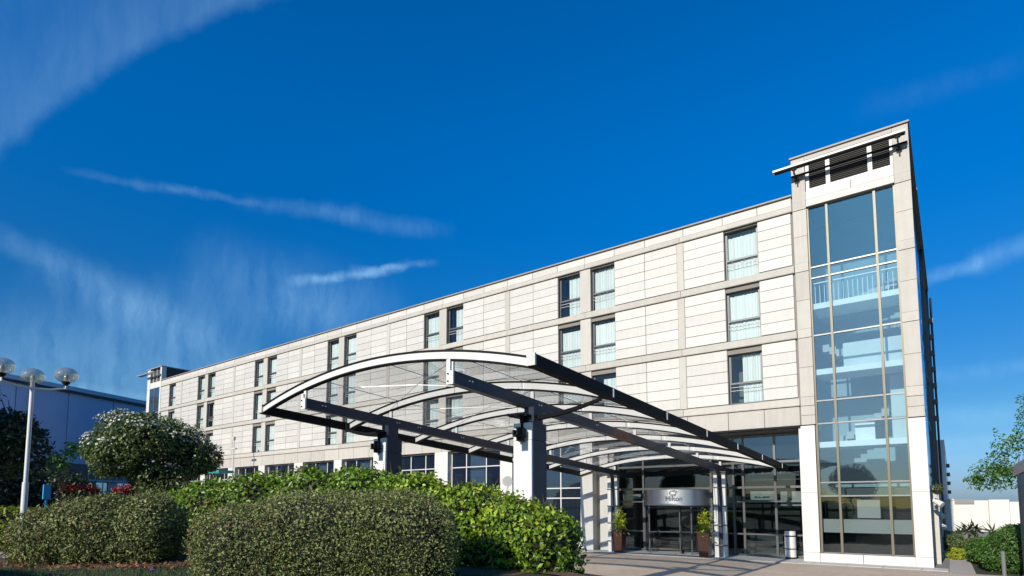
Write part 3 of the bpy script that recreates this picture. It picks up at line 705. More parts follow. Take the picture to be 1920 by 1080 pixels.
for gx in (-8.4, -13.74):
    g_ = sloped(gx-.09, gx+.09, 9.0, 28.2, 4.97, 5.245, 'girder', 'steel_patch' if gx > -9 else 'steel_dark', C)
    for dx in (-.14, .14): pass
    ep = MB().box(gx-.10, gx+.10, 8.955, 8.998, 4.95, 5.245).box(gx-.10, gx+.01, 8.955, 8.998, 5.246, 5.50 if gx > -9 else 5.36)
    ep = ep.build('end_plate', 'white_paint', g_)
    k = MB()
    for z in (5.02, 5.18): k.tube([(gx-.04, 8.93, z), (gx-.04, 8.954, z)], .018, 8)
    k.build('bolt', 'edge_black', ep)
    for y in (9.5, 12.2, 13.1, 15.2):
        k = MB()
        for dy in (0, .10): k.tube([(gx+.09, y+dy, 5.13-SL*(y-9)), (gx+.105, y+dy, 5.13-SL*(y-9))], .022, 8)
        k.build('bolt', 'silver', g_)
for s in (-1, 1):
    x = CX+s*HW; x0, x1 = (x-.02, x+.16) if s > 0 else (x-.16, x+.02)
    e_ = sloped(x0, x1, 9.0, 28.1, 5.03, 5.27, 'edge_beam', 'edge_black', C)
    pbox('end_cap', 'frame_light', e_, x0-.02, x1, 8.95, 8.998, 5.05, 5.29)
    for y in RY[1:]: pbox('joint_plate', 'silver', e_, flare(x1, y)+.003 if s > 0 else x0-.012, flare(x1, y)+.016 if s > 0 else x0-.001, y, y+.05, 5.05-SL*(y-9), 5.25-SL*(y-9))
# glazing: four curved panes per bay
for i in range(len(RY)):
    y0 = RY[i]+.11; y1 = (RY[i+1]-.04) if i < len(RY)-1 else 28.15
    for q in range(4):
        x0 = CX-HW+2*HW*q/4+.02; x1 = CX-HW+2*HW*(q+1)/4-.02
        arc_solid(x0, x1, y0, y1, .002, .007, 8).build('glass_pane', 'glass_canopy', C, smooth=True)
for q in range(1, 4):
    x = CX-HW+2*HW*q/4; k = MB(); k.tube([(x, 9.1, ztop(x, 9.1)+.0), (x, 28.1, ztop(x, 28.1)+.0)], .012, 6); k.build('glazing_bar', 'silver', C)
# thin tie rods under the glass
for i in range(len(RY)-1):
    k = MB(); y0, y1 = RY[i]+.1, RY[i+1]
    for (xa, xb) in ((-13.74, -8.4), (-8.4, -13.74)): k.tube([(xa, y0, ztop(xa, y0)-.20), ((xa+xb)/2, (y0+y1)/2, ztop(CX, (y0+y1)/2)-.3), (xb, y1, ztop(xb, y1)-.20)], .008, 4)
    k.build('tie_rod', 'silver', C)
# down-curved cross arms on the near columns
for (xa, xb) in ((-8.35, -6.40), (-13.8, -15.75)):
    k = MB(); pts = []
    for q in range(9):
        t = q/8; x = xa+(xb-xa)*t; pts.append((x, 11.9, 4.60+.28*t*t-.04))
    k.tube(pts, [.075-.03*q/8 for q in range(9)], 6); k.tube([(xb, 11.9, 4.80), (xb, 11.9, 5.08)], .045, 6); k.build('cross_arm', 'edge_black', C)
k = MB(); k.tube([(-8.35, 11.9, 4.62), (-8.7, 11.9, 4.64), (-9.1, 11.9, 4.72)], [.08, .07, .04], 6); k.build('cross_arm', 'edge_black', C)
# near columns: white front, dark navy box behind it
for gx in (-8.4, -13.74):
    z1 = 4.42 if gx > -9 else 4.40
    k = MB().box(gx-.28, gx+.27, 11.6, 11.66, 0, 3.98).box(gx-.28, gx+.27, 11.605, 11.66, 3.99, z1)
    c_ = k.build('column', 'white_paint', C)
    k = MB().box(gx-.27, gx+.275, 11.661, 12.25, 0, 3.98).box(gx-.27, gx+.275, 11.661, 12.25, 3.99, z1).box(gx-.02, gx+.27, 11.7, 12.1, z1, z1+.40); k.build('column_body', 'steel_dark', c_)
    k = MB().box(gx-.13, gx+.13, 11.36, 11.58, 4.06, 4.10).box(gx-.08, gx+.08, 11.44, 11.56, 3.96, 4.30).box(gx-.17, gx-.12, 11.40, 11.50, 4.10, 4.24).box(gx+.12, gx+.17, 11.40, 11.50, 4.10, 4.24).box(gx-.02, gx+.02, 11.54, 11.6, 4.3, 4.45)
    k.build('spotlight', 'edge_black', c_)
    k = MB().box(gx-.34, gx+.2, 11.5, 11.9, z1+.16, z1+.20).box(gx-.05, gx+.05, 11.55, 11.65, z1, z1+.16); k.build('bearing_plate', 'edge_black', c_)
# far columns: twin pale posts tied by plates
for gx in (-8.38, -13.74):
    k = MB().box(gx-.27, gx-.09, 26.72, 26.9, .05, 3.86).box(gx+.12, gx+.27, 26.72, 26.9, .05, 3.86)
    c_ = k.build('column', 'white_paint', C)
    for z in (.55, 1.45, 2.3, 3.15, 3.75): pbox('tie_plate', 'frame', c_, gx-.29, gx+.29, 26.70, 26.92, z, z+.06)
    pbox('column_body', 'steel_dark', c_, gx-.08, gx+.11, 26.8, 27.0, .05, 3.86)
    pbox('bearing_plate', 'frame', c_, gx-.33, gx+.33, 26.6, 27.05, 3.865, 3.90)

# ================================================================== PLANTING
def leaf_mesh(pos, nrm, size, rng, fold=.25, aspect=.5, droop=.5):
    """N folded kite leaves -> one mesh (each leaf an island of two triangles)"""
    n = len(pos); d = rng.normal(size=(n, 3)); d -= (d*nrm).sum(1)[:, None]*nrm; d /= np.linalg.norm(d, axis=1)[:, None]+1e-9
    d = d + np.array([0, 0, -droop])*rng.random((n, 1)); d /= np.linalg.norm(d, axis=1)[:, None]
    s = np.cross(d, nrm); s /= np.linalg.norm(s, axis=1)[:, None]+1e-9; nn = np.cross(s, d)
    L_ = (size*(.5+1.0*rng.random(n)))[:, None]; W = L_*aspect*(.8+.4*rng.random((n, 1)))
    b_ = pos; t_ = pos+d*L_; m = pos+d*L_*.45; l_ = m-s*W*.5+nn*W*fold; r_ = m+s*W*.5+nn*W*fold
    v = np.stack([b_, l_, t_, r_], 1).reshape(-1, 3); i = np.arange(n)*4
    f = np.stack([i, i+2, i+1, i, i+3, i+2], 1).reshape(-1)
    return v, f
def np_mesh(name, v, f, m, parent=None):
    me = bpy.data.meshes.new(name); nf = len(f)//3
    me.vertices.add(len(v)); me.vertices.foreach_set('co', v.astype(np.float32).ravel())
    me.loops.add(len(f)); me.loops.foreach_set('vertex_index', f.astype(np.int32))
    me.polygons.add(nf); me.polygons.foreach_set('loop_start', np.arange(nf, dtype=np.int32)*3); me.polygons.foreach_set('loop_total', np.full(nf, 3, dtype=np.int32))
    me.update(calc_edges=True); me.materials.append(M[m])
    o = bpy.data.objects.new(name, me); COL.objects.link(o)
    if parent: o.parent = parent; o.matrix_parent_inverse = pinv(parent)
    return o
def wob(p, sc, seed):
    r = np.random.default_rng(seed); s = 0
    for k in range(6):
        a = r.normal(size=3)*sc*(1.5**(k*.5)); s = s + np.sin(p@a+r.random()*6.28)/(1.25**k)
    return s/3.2
def blob_surface(parts, n, rng, amp=.08, sc=2.0, seed=1, pw=2.5, shell=.14, zfloor=None):
    """points near the surface of a union of superellipsoids (c, r, yaw)"""
    P_, N_ = [], []
    area = [c[1][0]*c[1][1]+c[1][0]*c[1][2]+c[1][1]*c[1][2] for c in parts]; tot_ = sum(area)
    for (c, r, yaw), a in zip(parts, area):
        k = int(n*a/tot_); u = rng.normal(size=(k, 3)); u /= np.linalg.norm(u, axis=1)[:, None]
        q = (np.abs(u)**pw).sum(1)**(-1/pw); s = u*q[:, None]
        nr_ = np.sign(s)*np.abs(s)**(pw-1)/np.array(r); nr_ /= np.linalg.norm(nr_, axis=1)[:, None]
        dep = 1-shell*rng.random(k)**1.5*1.0
        p = s*np.array(r)*dep[:, None]; cy_, sy_ = math.cos(yaw), math.sin(yaw); Rm = np.array([[cy_, -sy_, 0], [sy_, cy_, 0], [0, 0, 1]])
        p = p@Rm.T+np.array(c); nn = nr_@Rm.T; p = p+nn*(wob(p, sc, seed)*amp)[:, None]
        # drop points buried inside another part
        keep = np.ones(k, bool)
        for (c2, r2, y2) in parts:
            if c2 is c: continue
            c3, s3 = math.cos(-y2), math.sin(-y2); R2 = np.array([[c3, -s3, 0], [s3, c3, 0], [0, 0, 1]])
            l = ((p-np.array(c2))@R2.T)/np.array(r2); keep &= (np.abs(l)**pw).sum(1)**(1/pw) > .82
        if zfloor is not None: keep &= p[:, 2] > zfloor
        P_.append(p[keep]); N_.append(nn[keep])
    return np.concatenate(P_), np.concatenate(N_)
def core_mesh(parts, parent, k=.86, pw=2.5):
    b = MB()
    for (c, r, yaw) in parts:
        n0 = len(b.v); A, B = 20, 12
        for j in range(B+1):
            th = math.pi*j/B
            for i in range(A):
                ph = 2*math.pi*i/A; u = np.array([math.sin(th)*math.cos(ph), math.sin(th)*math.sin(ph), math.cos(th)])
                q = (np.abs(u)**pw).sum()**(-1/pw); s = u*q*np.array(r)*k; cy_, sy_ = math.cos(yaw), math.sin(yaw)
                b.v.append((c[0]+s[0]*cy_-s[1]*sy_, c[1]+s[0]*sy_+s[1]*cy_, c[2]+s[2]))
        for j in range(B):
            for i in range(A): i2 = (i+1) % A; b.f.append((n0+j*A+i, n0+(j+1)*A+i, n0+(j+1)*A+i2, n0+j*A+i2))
    return b.build('shade_core', 'core', parent, smooth=True)  # dark solid added inside the leaves to block light
def bush(name, label, cat, parts, n, size, m, seed, amp=.08, sc=2., pw=2.5, shell=.14, aspect=.5, out=1., core=.86, extra=None, stems=0, droop=.5, zfloor=None, upright=False, group=None, rough=.9, twigs=0):
    rng = np.random.default_rng(seed); c0 = parts[len(parts)//2][0]
    zb = float(hgt(c0[0], c0[1])); T = thing(name, label, cat, (c0[0], c0[1], zb), group=group)
    p, nn = blob_surface(parts, n, rng, amp, sc, seed, pw, shell, zfloor)
    nr_ = nn*out+rng.normal(size=nn.shape)*rough; nr_ /= np.linalg.norm(nr_, axis=1)[:, None]
    if upright:  # shoots: leaves scattered round short twigs that stand off the clipped face
        off = rng.random((len(p), 1))**2*.10; tip = (wob(p, 9.0, seed+3) > .42)[:, None]; off = off+tip*rng.random((len(p), 1))*.13; p = p+nn*off
    v, f = leaf_mesh(p, nr_, size, rng, aspect=aspect, droop=droop); np_mesh('foliage', v, f, m, T)
    if extra:
        for ex_ in extra:
            em, en, es, band = ex_[:4]
            q, qn = blob_surface(parts, en, rng, amp, sc, seed, pw, .05, zfloor); s = qn[:, 2] > band
            if len(ex_) > 4: s &= (q[:, 0] + .8*rng.normal(size=len(q))) > ex_[4]
            q, qn = q[s], qn[s]; q = q+qn*.03
            qn2 = qn+rng.normal(size=qn.shape)*.7; qn2 /= np.linalg.norm(qn2, axis=1)[:, None]; v, f = leaf_mesh(q, qn2, es, rng, aspect=.7); np_mesh('blossom' if em == 'blossom' else 'new_growth', v, f, em, T)
    if twigs:
        q, qn = blob_surface(parts, twigs, rng, amp, sc, seed, pw, .12, zfloor); dr = qn*.7+rng.normal(size=qn.shape)*.5+np.array([0, 0, .35]); dr /= np.linalg.norm(dr, axis=1)[:, None]
        sdv = np.cross(dr, rng.normal(size=dr.shape)); sdv /= np.linalg.norm(sdv, axis=1)[:, None]; ln = (size*(2.2+2.6*rng.random(len(q))))[:, None]
        v = np.stack([q-sdv*size*.07, q+sdv*size*.07, q+dr*ln], 1).reshape(-1, 3); np_mesh('twigs', v, np.arange(len(v)), 'twig', T)['kind'] = 'stuff'
        q = q+qn*.05; dn = rng.normal(size=q.shape); dn /= np.linalg.norm(dn, axis=1)[:, None]; h_ = len(q)//3
        v, f = leaf_mesh(q[:h_], dn[:h_], size*1.1, rng, aspect=.45); np_mesh('dead_leaves', v, f, 'litter', T)['kind'] = 'stuff'
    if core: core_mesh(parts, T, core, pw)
    if stems:
        k = MB()
        for q in range(stems):
            pc, pr, yw = parts[rnd.randrange(len(parts))]; x = pc[0]+rnd.uniform(-.7, .7)*pr[0]*math.cos(yw); y = pc[1]+rnd.uniform(-.7, .7)*pr[0]*math.sin(yw); z = float(hgt(x, y))
            k.tube([(x, y, z-.05), (x+rnd.uniform(-.1, .1), y+rnd.uniform(-.1, .1), z+.3), (x+rnd.uniform(-.35, .35), y+rnd.uniform(-.35, .35), pc[2])], [.03, .025, .012], 5)
        k.build('stems', 'bark', T)
    return T
Y_ = lambda a, b_: math.atan2(b_[1]-a[1], b_[0]-a[0])
# near clipped bush in the middle (about 9.5 m away)
ym = Y_((-9.45, 4.1), (-6.28, 7.0))
bush('clipped_shrub', 'large clipped olive green shrub with a flat top, in front of the leafy hedge', 'shrub',
     [((-8.68, 5.0, 1.66), (.92, .75, .70), ym), ((-8.0, 5.75, 1.78), (1.25, .85, .80), ym), ((-7.2, 6.45, 1.74), (.95, .8, .78), ym)],
     66000, .043, 'leaf_olive', 11, amp=.075, sc=3.4, pw=2.9, shell=.16, aspect=.42, extra=[('leaf_olive_warm', 16000, .040, .25)], stems=14, droop=.1, upright=True, rough=1.0, core=.84, twigs=2600)
# left olive shrub
yl = Y_((-15.13, 3.36), (-13.09, 5.5))
bush('clipped_shrub', 'wide olive shrub with loose twiggy shoots, left of the largest clipped one', 'shrub',
     [((-14.80, 4.05, 1.60), (.72, .7, .62), yl), ((-14.3, 4.6, 1.80), (.85, .8, .76), yl), ((-13.7, 5.25, 1.80), (.74, .8, .72), yl)],
     42000, .060, 'leaf_olive', 12, amp=.15, sc=2.4, pw=2.4, shell=.16, aspect=.4, extra=[('leaf_olive_warm', 10000, .058, .1)], stems=22, droop=.1, upright=True, rough=1.0, core=.82, twigs=2400)
# leafy bright hedge behind
hp = [(-15.3, 6.9, 2.85), (-14.2, 7.35, 3.05), (-12.8, 7.9, 3.17), (-11.34, 8.35, 3.22), (-10.0, 8.75, 3.14), (-8.7, 9.05, 2.88), (-7.4, 9.2, 2.58), (-6.25, 9.2, 2.34), (-5.75, 9.15, 2.12)]
parts = []
for i in range(len(hp)-1):
    a, c = hp[i], hp[i+1]; zt = (a[2]+c[2])/2; zb = .95; parts.append((((a[0]+c[0])/2, (a[1]+c[1])/2, (zt+zb)/2), (math.dist(a[:2], c[:2])*.72, .75, (zt-zb)/2), Y_(a, c)))
bush('hedge', 'long leafy bright green hedge sloping down towards the drive, behind the olive shrubs', 'hedge', parts,
     42000, .10, 'leaf_hedge', 13, amp=.13, sc=2.6, pw=2.8, shell=.22, aspect=.55, extra=[('leaf_lime', 15000, .095, .05, -9.6)], stems=0, droop=.5, upright=True, rough=.8, core=.82, twigs=900)
# flowering shrub tree
def limbs(k, base, top, n, spread, rng, r0=.07, depth=2):
    tips = []
    base = Vector(base); top = Vector(top); k.tube([base, base.lerp(top, .5)+Vector((rng.uniform(-.05, .05), rng.uniform(-.05, .05), 0)), top], [r0, r0*.85, r0*.65], 7)
    for q in range(n):
        a = 2*math.pi*q/n+rng.uniform(-.4, .4); s = base.lerp(top, rng.uniform(.55, 1)); e = top+Vector((math.cos(a)*spread*rng.uniform(.5, 1), math.sin(a)*spread*rng.uniform(.5, 1), spread*rng.uniform(.1, .9)))
        mid = s.lerp(e, .5)+Vector((0, 0, spread*.12)); k.tube([s, mid, e], [r0*.45, r0*.3, r0*.1], 5); tips.append(e)
        if depth > 1:
            for w_ in range(3):
                e2 = e+Vector((rng.uniform(-1, 1), rng.uniform(-1, 1), rng.uniform(-.2, .9)))*spread*.45; k.tube([mid.lerp(e, .5), e2], [r0*.2, r0*.05], 4); tips.append(e2)
    return tips
def tree(name, label, cat, base, crown, n, size, m, seed, trunk_top, spread, trunk_r=.09, extra=None, amp=.3, sc=1.2, pw=2.0, shell=.45, core=.62, aspect=.55, group=None, clump=None):
    rng = np.random.default_rng(seed); T = thing(name, label, cat, base, group=group)
    k = MB(); limbs(k, base, trunk_top, 7, spread, random.Random(seed), trunk_r); k.build('trunk', 'bark', T, smooth=True)
    p, nn = blob_surface(crown, n, rng, amp, sc, seed, pw, shell)
    if clump:   # thin the crown with a 3-D pattern so gaps open between leaf clumps
        g_ = wob(p, clump[0], seed+5); s = g_ > clump[1]; p, nn = p[s], nn[s]
    nr_ = nn*.8+rng.normal(size=nn.shape)*.8+np.array([0, 0, .3]); nr_ /= np.linalg.norm(nr_, axis=1)[:, None]
    v, f = leaf_mesh(p, nr_, size, rng, aspect=aspect); np_mesh('crown', v, f, m, T)
    if extra:
        em, en, es, band = extra; q, qn = blob_surface(crown, en, rng, amp*1.2, sc, seed, pw, .06); s = (qn[:, 2] > band) & (wob(q, 2.5, 3) > -.2); q, qn = q[s]+qn[s]*.06, qn[s]
        v, f = leaf_mesh(q, qn, es, rng, aspect=.8); np_mesh('blossom', v, f, em, T)
    if core: core_mesh(crown, T, core, pw)
    return T
ZB = .9
tree('flowering_tree', 'small spreading tree with cream blossom on top, before the blue warehouse and hotel end', 'tree', (-24.1, 9.6, ZB),
     [((-24.65, 8.25, 4.30), (1.05, 1.1, .75), .9), ((-24.25, 9.0, 4.95), (1.3, 1.3, 1.05), .9), ((-23.95, 10.0, 4.6), (1.3, 1.2, .95), .9), ((-23.7, 10.8, 4.1), (.95, .9, .62), .9), ((-24.1, 9.6, 3.5), (1.0, 1.0, .8), .9)],
     27000, .115, 'leaf_shrub', 21, (-24.1, 9.6, 3.2), 1.1, .10, extra=('blossom', 3200, .10, .38), amp=.30, sc=1.6, shell=.4, core=.62, clump=(2.4, -.7))
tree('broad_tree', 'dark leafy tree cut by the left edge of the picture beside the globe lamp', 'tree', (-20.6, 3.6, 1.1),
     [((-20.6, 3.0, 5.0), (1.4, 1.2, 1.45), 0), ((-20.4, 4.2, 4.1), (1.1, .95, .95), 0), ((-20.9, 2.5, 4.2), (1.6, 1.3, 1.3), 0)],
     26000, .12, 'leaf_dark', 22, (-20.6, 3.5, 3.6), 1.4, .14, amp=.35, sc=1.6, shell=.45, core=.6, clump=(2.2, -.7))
bush('evergreen_shrub', 'tall dark evergreen screen behind the globe lamp post', 'shrub',
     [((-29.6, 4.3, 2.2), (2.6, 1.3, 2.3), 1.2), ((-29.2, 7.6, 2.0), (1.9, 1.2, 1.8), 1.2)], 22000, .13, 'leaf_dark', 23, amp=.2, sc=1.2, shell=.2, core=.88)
# yellow-green bushes at far left
bush('golden_shrub', 'low yellow-green shrub at the left edge in front of the dark evergreen', 'shrub', [((-19.8, 4.1, 1.72), (1.3, .6, .62), 1.3), ((-19.4, 5.3, 1.62), (.8, .5, .5), 1.3)], 9000, .085, 'yellow_green', 24, amp=.08, sc=3, core=.86)
bush('bay_shrub', 'rounded mid green shrub growing under the flowering tree behind the twiggy olive one', 'shrub', [((-17.6, 7.9, 1.85), (1.5, 1.0, .95), .9), ((-16.4, 7.6, 1.9), (1.1, .9, .9), .6)], 14000, .085, 'leaf_hedge', 25, amp=.12, sc=2, core=.86)
# sapling by the lamp
tree('sapling', 'thin sapling with a few pale leaves right of the globe lamp post', 'tree', (-19.3, 5.25, 1.2), [((-19.3, 5.2, 3.6), (.3, .3, .28), 0), ((-19.3, 5.5, 3.95), (.22, .2, .2), 0)], 420, .10, 'leaf_light', 26, (-19.3, 5.25, 3.3), .3, .02, core=0, shell=.9, amp=.1)
# right side
tree('acacia_tree', 'airy light green tree with open branches rising behind the dark shed', 'tree', (2.6, 29.5, 0),
     [((2.5, 30.0, 4.6), (1.2, 1.2, 1.5), 0), ((1.7, 29.8, 3.75), (1.1, .9, .75), 0), ((3.3, 30.5, 5.6), (1.3, 1.3, 1.6), 0), ((.95, 30.2, 3.45), (.6, .5, .35), 0)],
     9500, .135, 'leaf_light', 31, (2.5, 29.6, 3.2), 1.3, .10, core=0, shell=.9, amp=.3, sc=2, clump=(2.4, -.25), aspect=.42)
bush('laurel_hedge', 'mid green hedge rising to the right beside the side path', 'hedge', [((1.3, 27.8, .6), (.6, 1.1, .6), 0), ((1.8, 27.4, .85), (.6, 1.2, .85), 0), ((1.0, 31, .5), (.6, 1.4, .55), 0)], 16000, .085, 'leaf_light', 32, amp=.12, sc=2, core=.88)
bush('ground_cover', 'low dark green ground cover shrub at the far end of the side path', 'shrub', [((.75, 36, .35), (.75, 2.5, .42), 0), ((-.05, 40, .35), (.5, 1.5, .40), 0)], 6000, .11, 'leaf_shrub', 33, amp=.1, sc=2, core=.88)
bush('golden_shrub', 'small yellow-green shrub where the side path meets the hotel wall', 'shrub', [((.02, 33.0, .20), (.35, .9, .24), 0)], 1800, .08, 'yellow_green', 34, amp=.05, core=.86)
for i, (x, s) in enumerate(((.25, .8), (.75, 1.0), (1.05, 1.05), (1.9, .9))):
    T = thing('cordyline', ['short dark spiky plant against the white building nearest the hotel', 'taller dark spiky plant, left one of the close pair before the white building', 'dark spiky plant, right one of the close pair before the white building', 'dark spiky plant standing apart nearest the laurel hedge'][i], 'plant', (x, 46, 0), group='spiky plants before the white building')
    MB().tube([(x, 46, 0), (x, 46, .75*s)], .05, 6).build('trunk', 'bark', T)
    rng = np.random.default_rng(50+i); p = np.tile(np.array([[x, 46, .8*s]]), (70, 1))+rng.normal(size=(70, 3))*.06; nr_ = rng.normal(size=(70, 3)); nr_ /= np.linalg.norm(nr_, axis=1)[:, None]
    v, f = leaf_mesh(p, nr_, .55*s, rng, aspect=.12, droop=0); np_mesh('crown', v, f, 'leaf_dark', T)
# out of frame: trees behind the camera show in the glass, hedge added for shade
for i, (x, y, h_, r_, lb) in enumerate(((-14, -62, 6.5, 3.6, 'tall tree across the drive facing the hotel front'), (12, -66, 6.0, 4.2, 'spreading tree across the drive facing the stair tower'))):
    tree('shade_tree', lb, 'tree', (x, y, float(hgt(x, y))), [((x, y, h_), (r_, r_, r_*.8), 0), ((x+r_*.5, y+.6, h_-1.0), (r_*.7, r_*.7, r_*.55), 0)], 9000, .26, 'leaf_dark', 60+i, (x, y, h_-r_*.6), r_*.6, .2, amp=.4, sc=.9, shell=.4, core=.75)
bush('hedge', 'unseen low hedge added left of the view to shade the grass bank', 'hedge', [((-17.2, -.6, 1.9), (2.6, .6, .85), .05), ((-13.2, -.2, 1.9), (2.6, .6, .85), .1)], 9000, .12, 'leaf_dark', 66, amp=.08, core=.92)  # unseen caster, placed and sized to shadow the near grass
# grass blades on the shaded bank, fallen leaves on the mulch
rng = np.random.default_rng(77)
n = 26000; dd = 6.5+9*rng.random(n)**.8; aa = R(48+34*1)*rng.random(n)*0+R(42)+R(42)*rng.random(n); gx_, gy_ = -dd*np.sin(aa), dd*np.cos(aa)
q = -gx_*.53+gy_*.85; ok = (q < 10.5+.25*np.sin(gx_*3)); gx_, gy_ = gx_[ok], gy_[ok]
p = np.stack([gx_, gy_, hgt(gx_, gy_)-.01], 1); k = len(p)
dirs = rng.normal(size=(k, 3))*.45; dirs[:, 2] = 1; dirs /= np.linalg.norm(dirs, axis=1)[:, None]; sd_ = np.cross(dirs, rng.normal(size=(k, 3))); sd_ /= np.linalg.norm(sd_, axis=1)[:, None]
Lb = (.05+.07*rng.random(k))[:, None]; v = np.stack([p-sd_*.006, p+sd_*.006, p+dirs*Lb], 1).reshape(-1, 3); f = np.arange(k*3)
o = np_mesh('grass', v, f, 'grass_blade'); o['kind'] = 'stuff'; o['label'] = 'short dark grass on the shaded bank'; o['category'] = 'grass'
n = 1600; t_ = rng.random(n); gx_ = -16.3+8.0*t_; gy_ = (10.25+1.2*rng.random(n)**1.5+.53*gx_)/.85
ok = gy_ > 0; gx_, gy_ = gx_[ok], gy_[ok]; p = np.stack([gx_, gy_, hgt(gx_, gy_)+.03], 1); nn = np.tile([0, 0, 1.], (len(p), 1))+rng.normal(size=(len(p), 3))*.5; nn /= np.linalg.norm(nn, axis=1)[:, None]
v, f = leaf_mesh(p, nn, .07, rng, aspect=.6, droop=0); o = np_mesh('fallen_leaves', v, f, 'litter'); o['kind'] = 'stuff'; o['label'] = 'brown fallen leaves on the mulch strip'; o['category'] = 'leaves'
# purple flower at the grass edge
T = thing('flower', 'single small purple flower in the dark grass at the bottom of the picture', 'flower', (-10.3, 4.1, 1.2))
MB().tube([(-10.3, 4.1, 1.2), (-10.3, 4.1, 1.34)], .006, 5).build('stem', 'leaf_dark', T)
mat('purple', (.20, .05, .55), .6); MB().lathe(-10.3, 4.1, [(0, 1.33), (.045, 1.36), (.03, 1.37), (0, 1.355)], 8).build('petals', 'purple', T)

# ================================================================== LAMP POST with globes
lx, ly, lz = -16.55, 3.88, 1.2
Lp = thing('lamp_post', 'white lamp post with a cluster of clear globe lamps above the left shrubs', 'street lamp', (lx, ly, lz))
MB().tube([(lx, ly, lz-.1), (lx, ly, 2.9)], .06, 12).build('pole', 'white_paint', Lp, smooth=True); MB().tube([(lx, ly, 2.9), (lx, ly, 5.2)], .042, 12).build('pole', 'white_paint', Lp, smooth=True)
for i, a in enumerate((77, 285, 167)):
    ex, ey = lx+.60*math.cos(R(a)), ly+.60*math.sin(R(a))
    ar = MB().tube([(lx, ly, 5.04), (lx+.3*math.cos(R(a)), ly+.3*math.sin(R(a)), 5.04), (ex, ey, 5.10), (ex, ey, 5.22)], .024, 8).build('arm', 'white_paint', Lp, smooth=True)
    MB().lathe(ex, ey, [(.03, 5.17), (.08, 5.23), (.085, 5.26), (0, 5.26)], 16).build('lamp_collar', 'edge_black', ar, smooth=True)
    MB().lathe(ex, ey, [(.0, 5.24)]+[(.235*math.sin(t), 5.42-.18*math.cos(t)) for t in np.linspace(.4, math.pi-.01, 14)]+[(0, 5.597)], 24).build('globe', 'glass_globe', ar, smooth=True)
    MB().lathe(ex, ey, [(0, 5.262), (.045, 5.28), (.055, 5.37), (.03, 5.44), (0, 5.45)], 12).build('bulb', 'globe', ar, smooth=True)

# ================================================================== WAREHOUSE
A = Vector((-88.89, 33.51, 0)); u = Vector((-.38, .925, 0)).normalized(); ang = math.atan2(u.y, u.x)
W = thing('warehouse', 'blue clad warehouse with pale eaves gutter behind the left trees', 'building', (A.x, A.y, 0), ang)
def wb(name, m, x0, x1, y0, y1, z0, z1, parent=None):     # local: x along wall, y outwards is negative
    b = MB().box(x0, x1, y0, y1, z0, z1); me = bpy.data.meshes.new(name); me.from_pydata(b.v, [], b.f); me.materials.append(M[m])
    o = bpy.data.objects.new(name, me); COL.objects.link(o); o.parent = parent or W; return o
n = 22; wl = 130/n
for i in range(n):
    x0 = -70+i*wl
    wb('wall_panel', 'blue_wall', x0+.05, x0+wl-.05, 0, .4, 7.4, 15.9)
wb('wall', 'interior', -70, 60, .41, 24, 0, 15.85)
for i in range(n):
    x0 = -70+i*wl; wb('plinth_wall', 'white_far' if i % 3 else 'blue_trim', x0+.1, x0+1.2, .1, .4, 0, 5.2); wb('window', 'glass_side', x0+1.3, x0+wl-.1, .2, .3, 2.5, 5.2)
wb('eaves_band', 'blue_trim', -70, 60, -.15, .0, 5.3, 5.55); wb('soffit', 'frame', -70, 60, .02, .4, 5.56, 7.39)
wb('gutter', 'blue_trim', -70.2, 60, -.5, .38, 16.15, 16.65); wb('eaves', 'frame_dark', -70.1, 60, -.35, .39, 15.91, 16.14)
b = MB(); b.v = [(-70, -.3, 16.66), (60, -.3, 16.66), (60, 12, 18.2), (-70, 12, 18.2), (60, 24, 16.6), (-70, 24, 16.6)]; b.f = [(0, 1, 2, 3), (3, 2, 4, 5)]
me = bpy.data.meshes.new('roof'); me.from_pydata(b.v, [], b.f); me.materials.append(M['blue_trim']); o = bpy.data.objects.new('roof', me); COL.objects.link(o); o.parent = W
for x in (-15.2, 12): wb('downpipe', 'blue_trim', x-.22, x+.22, -.25, -.01, 1.5, 16.1)

# right white building, boundary things
B = thing('white_building', 'low plain white building closing the view at the end of the side path', 'building', (1.5, 52, 0))
pbox('wall', 'white_far', B, -.4, 2.0, 52, 60, .55, 2.7); pbox('wall', 'white_far', B, 2.02, 3.1, 51.9, 60, .55, 2.75); pbox('base_wall', 'frame', B, -.4, 3.1, 52.1, 60, -.1, .54)
pbox('roof_unit', 'frame_grey', B, .15, 1.25, 51.93, 53, 2.45, 2.78); pbox('parapet', 'white_far', B, -.42, .12, 51.94, 60, 2.71, 2.82); pbox('wall', 'white_far', B, 3.12, 9, 52, 60, 0, 2.6)
S = thing('shed', 'dark clad shed with a beige verge board cut by the right edge of the picture', 'shed', (1.9, 21, 0))
pbox('wall', 'steel_dark', S, 1.66, 3.6, 20.2, 24, .25, 3.3); pbox('base', 'frame_grey', S, 1.62, 3.64, 20.16, 24.04, 0, .24)
b = MB(); b.v = [(1.60, 20.1, 3.30), (3.7, 20.1, 3.9), (3.7, 24.1, 3.9), (1.60, 24.1, 3.30), (1.60, 20.1, 3.62), (3.7, 20.1, 4.2), (3.7, 24.1, 4.2), (1.60, 24.1, 3.62)]
b.f = [(0, 3, 2, 1), (4, 5, 6, 7), (0, 1, 5, 4), (1, 2, 6, 5), (2, 3, 7, 6), (3, 0, 4, 7)]; b.build('roof', 'stone', S)
tag(MB().tube([(1.28, 25.6, 0), (1.28, 25.6, .85)], .06, 10).build('bollard', 'frame_grey'), 'grey metal bollard in front of the laurel hedge by the side path', 'bollard')
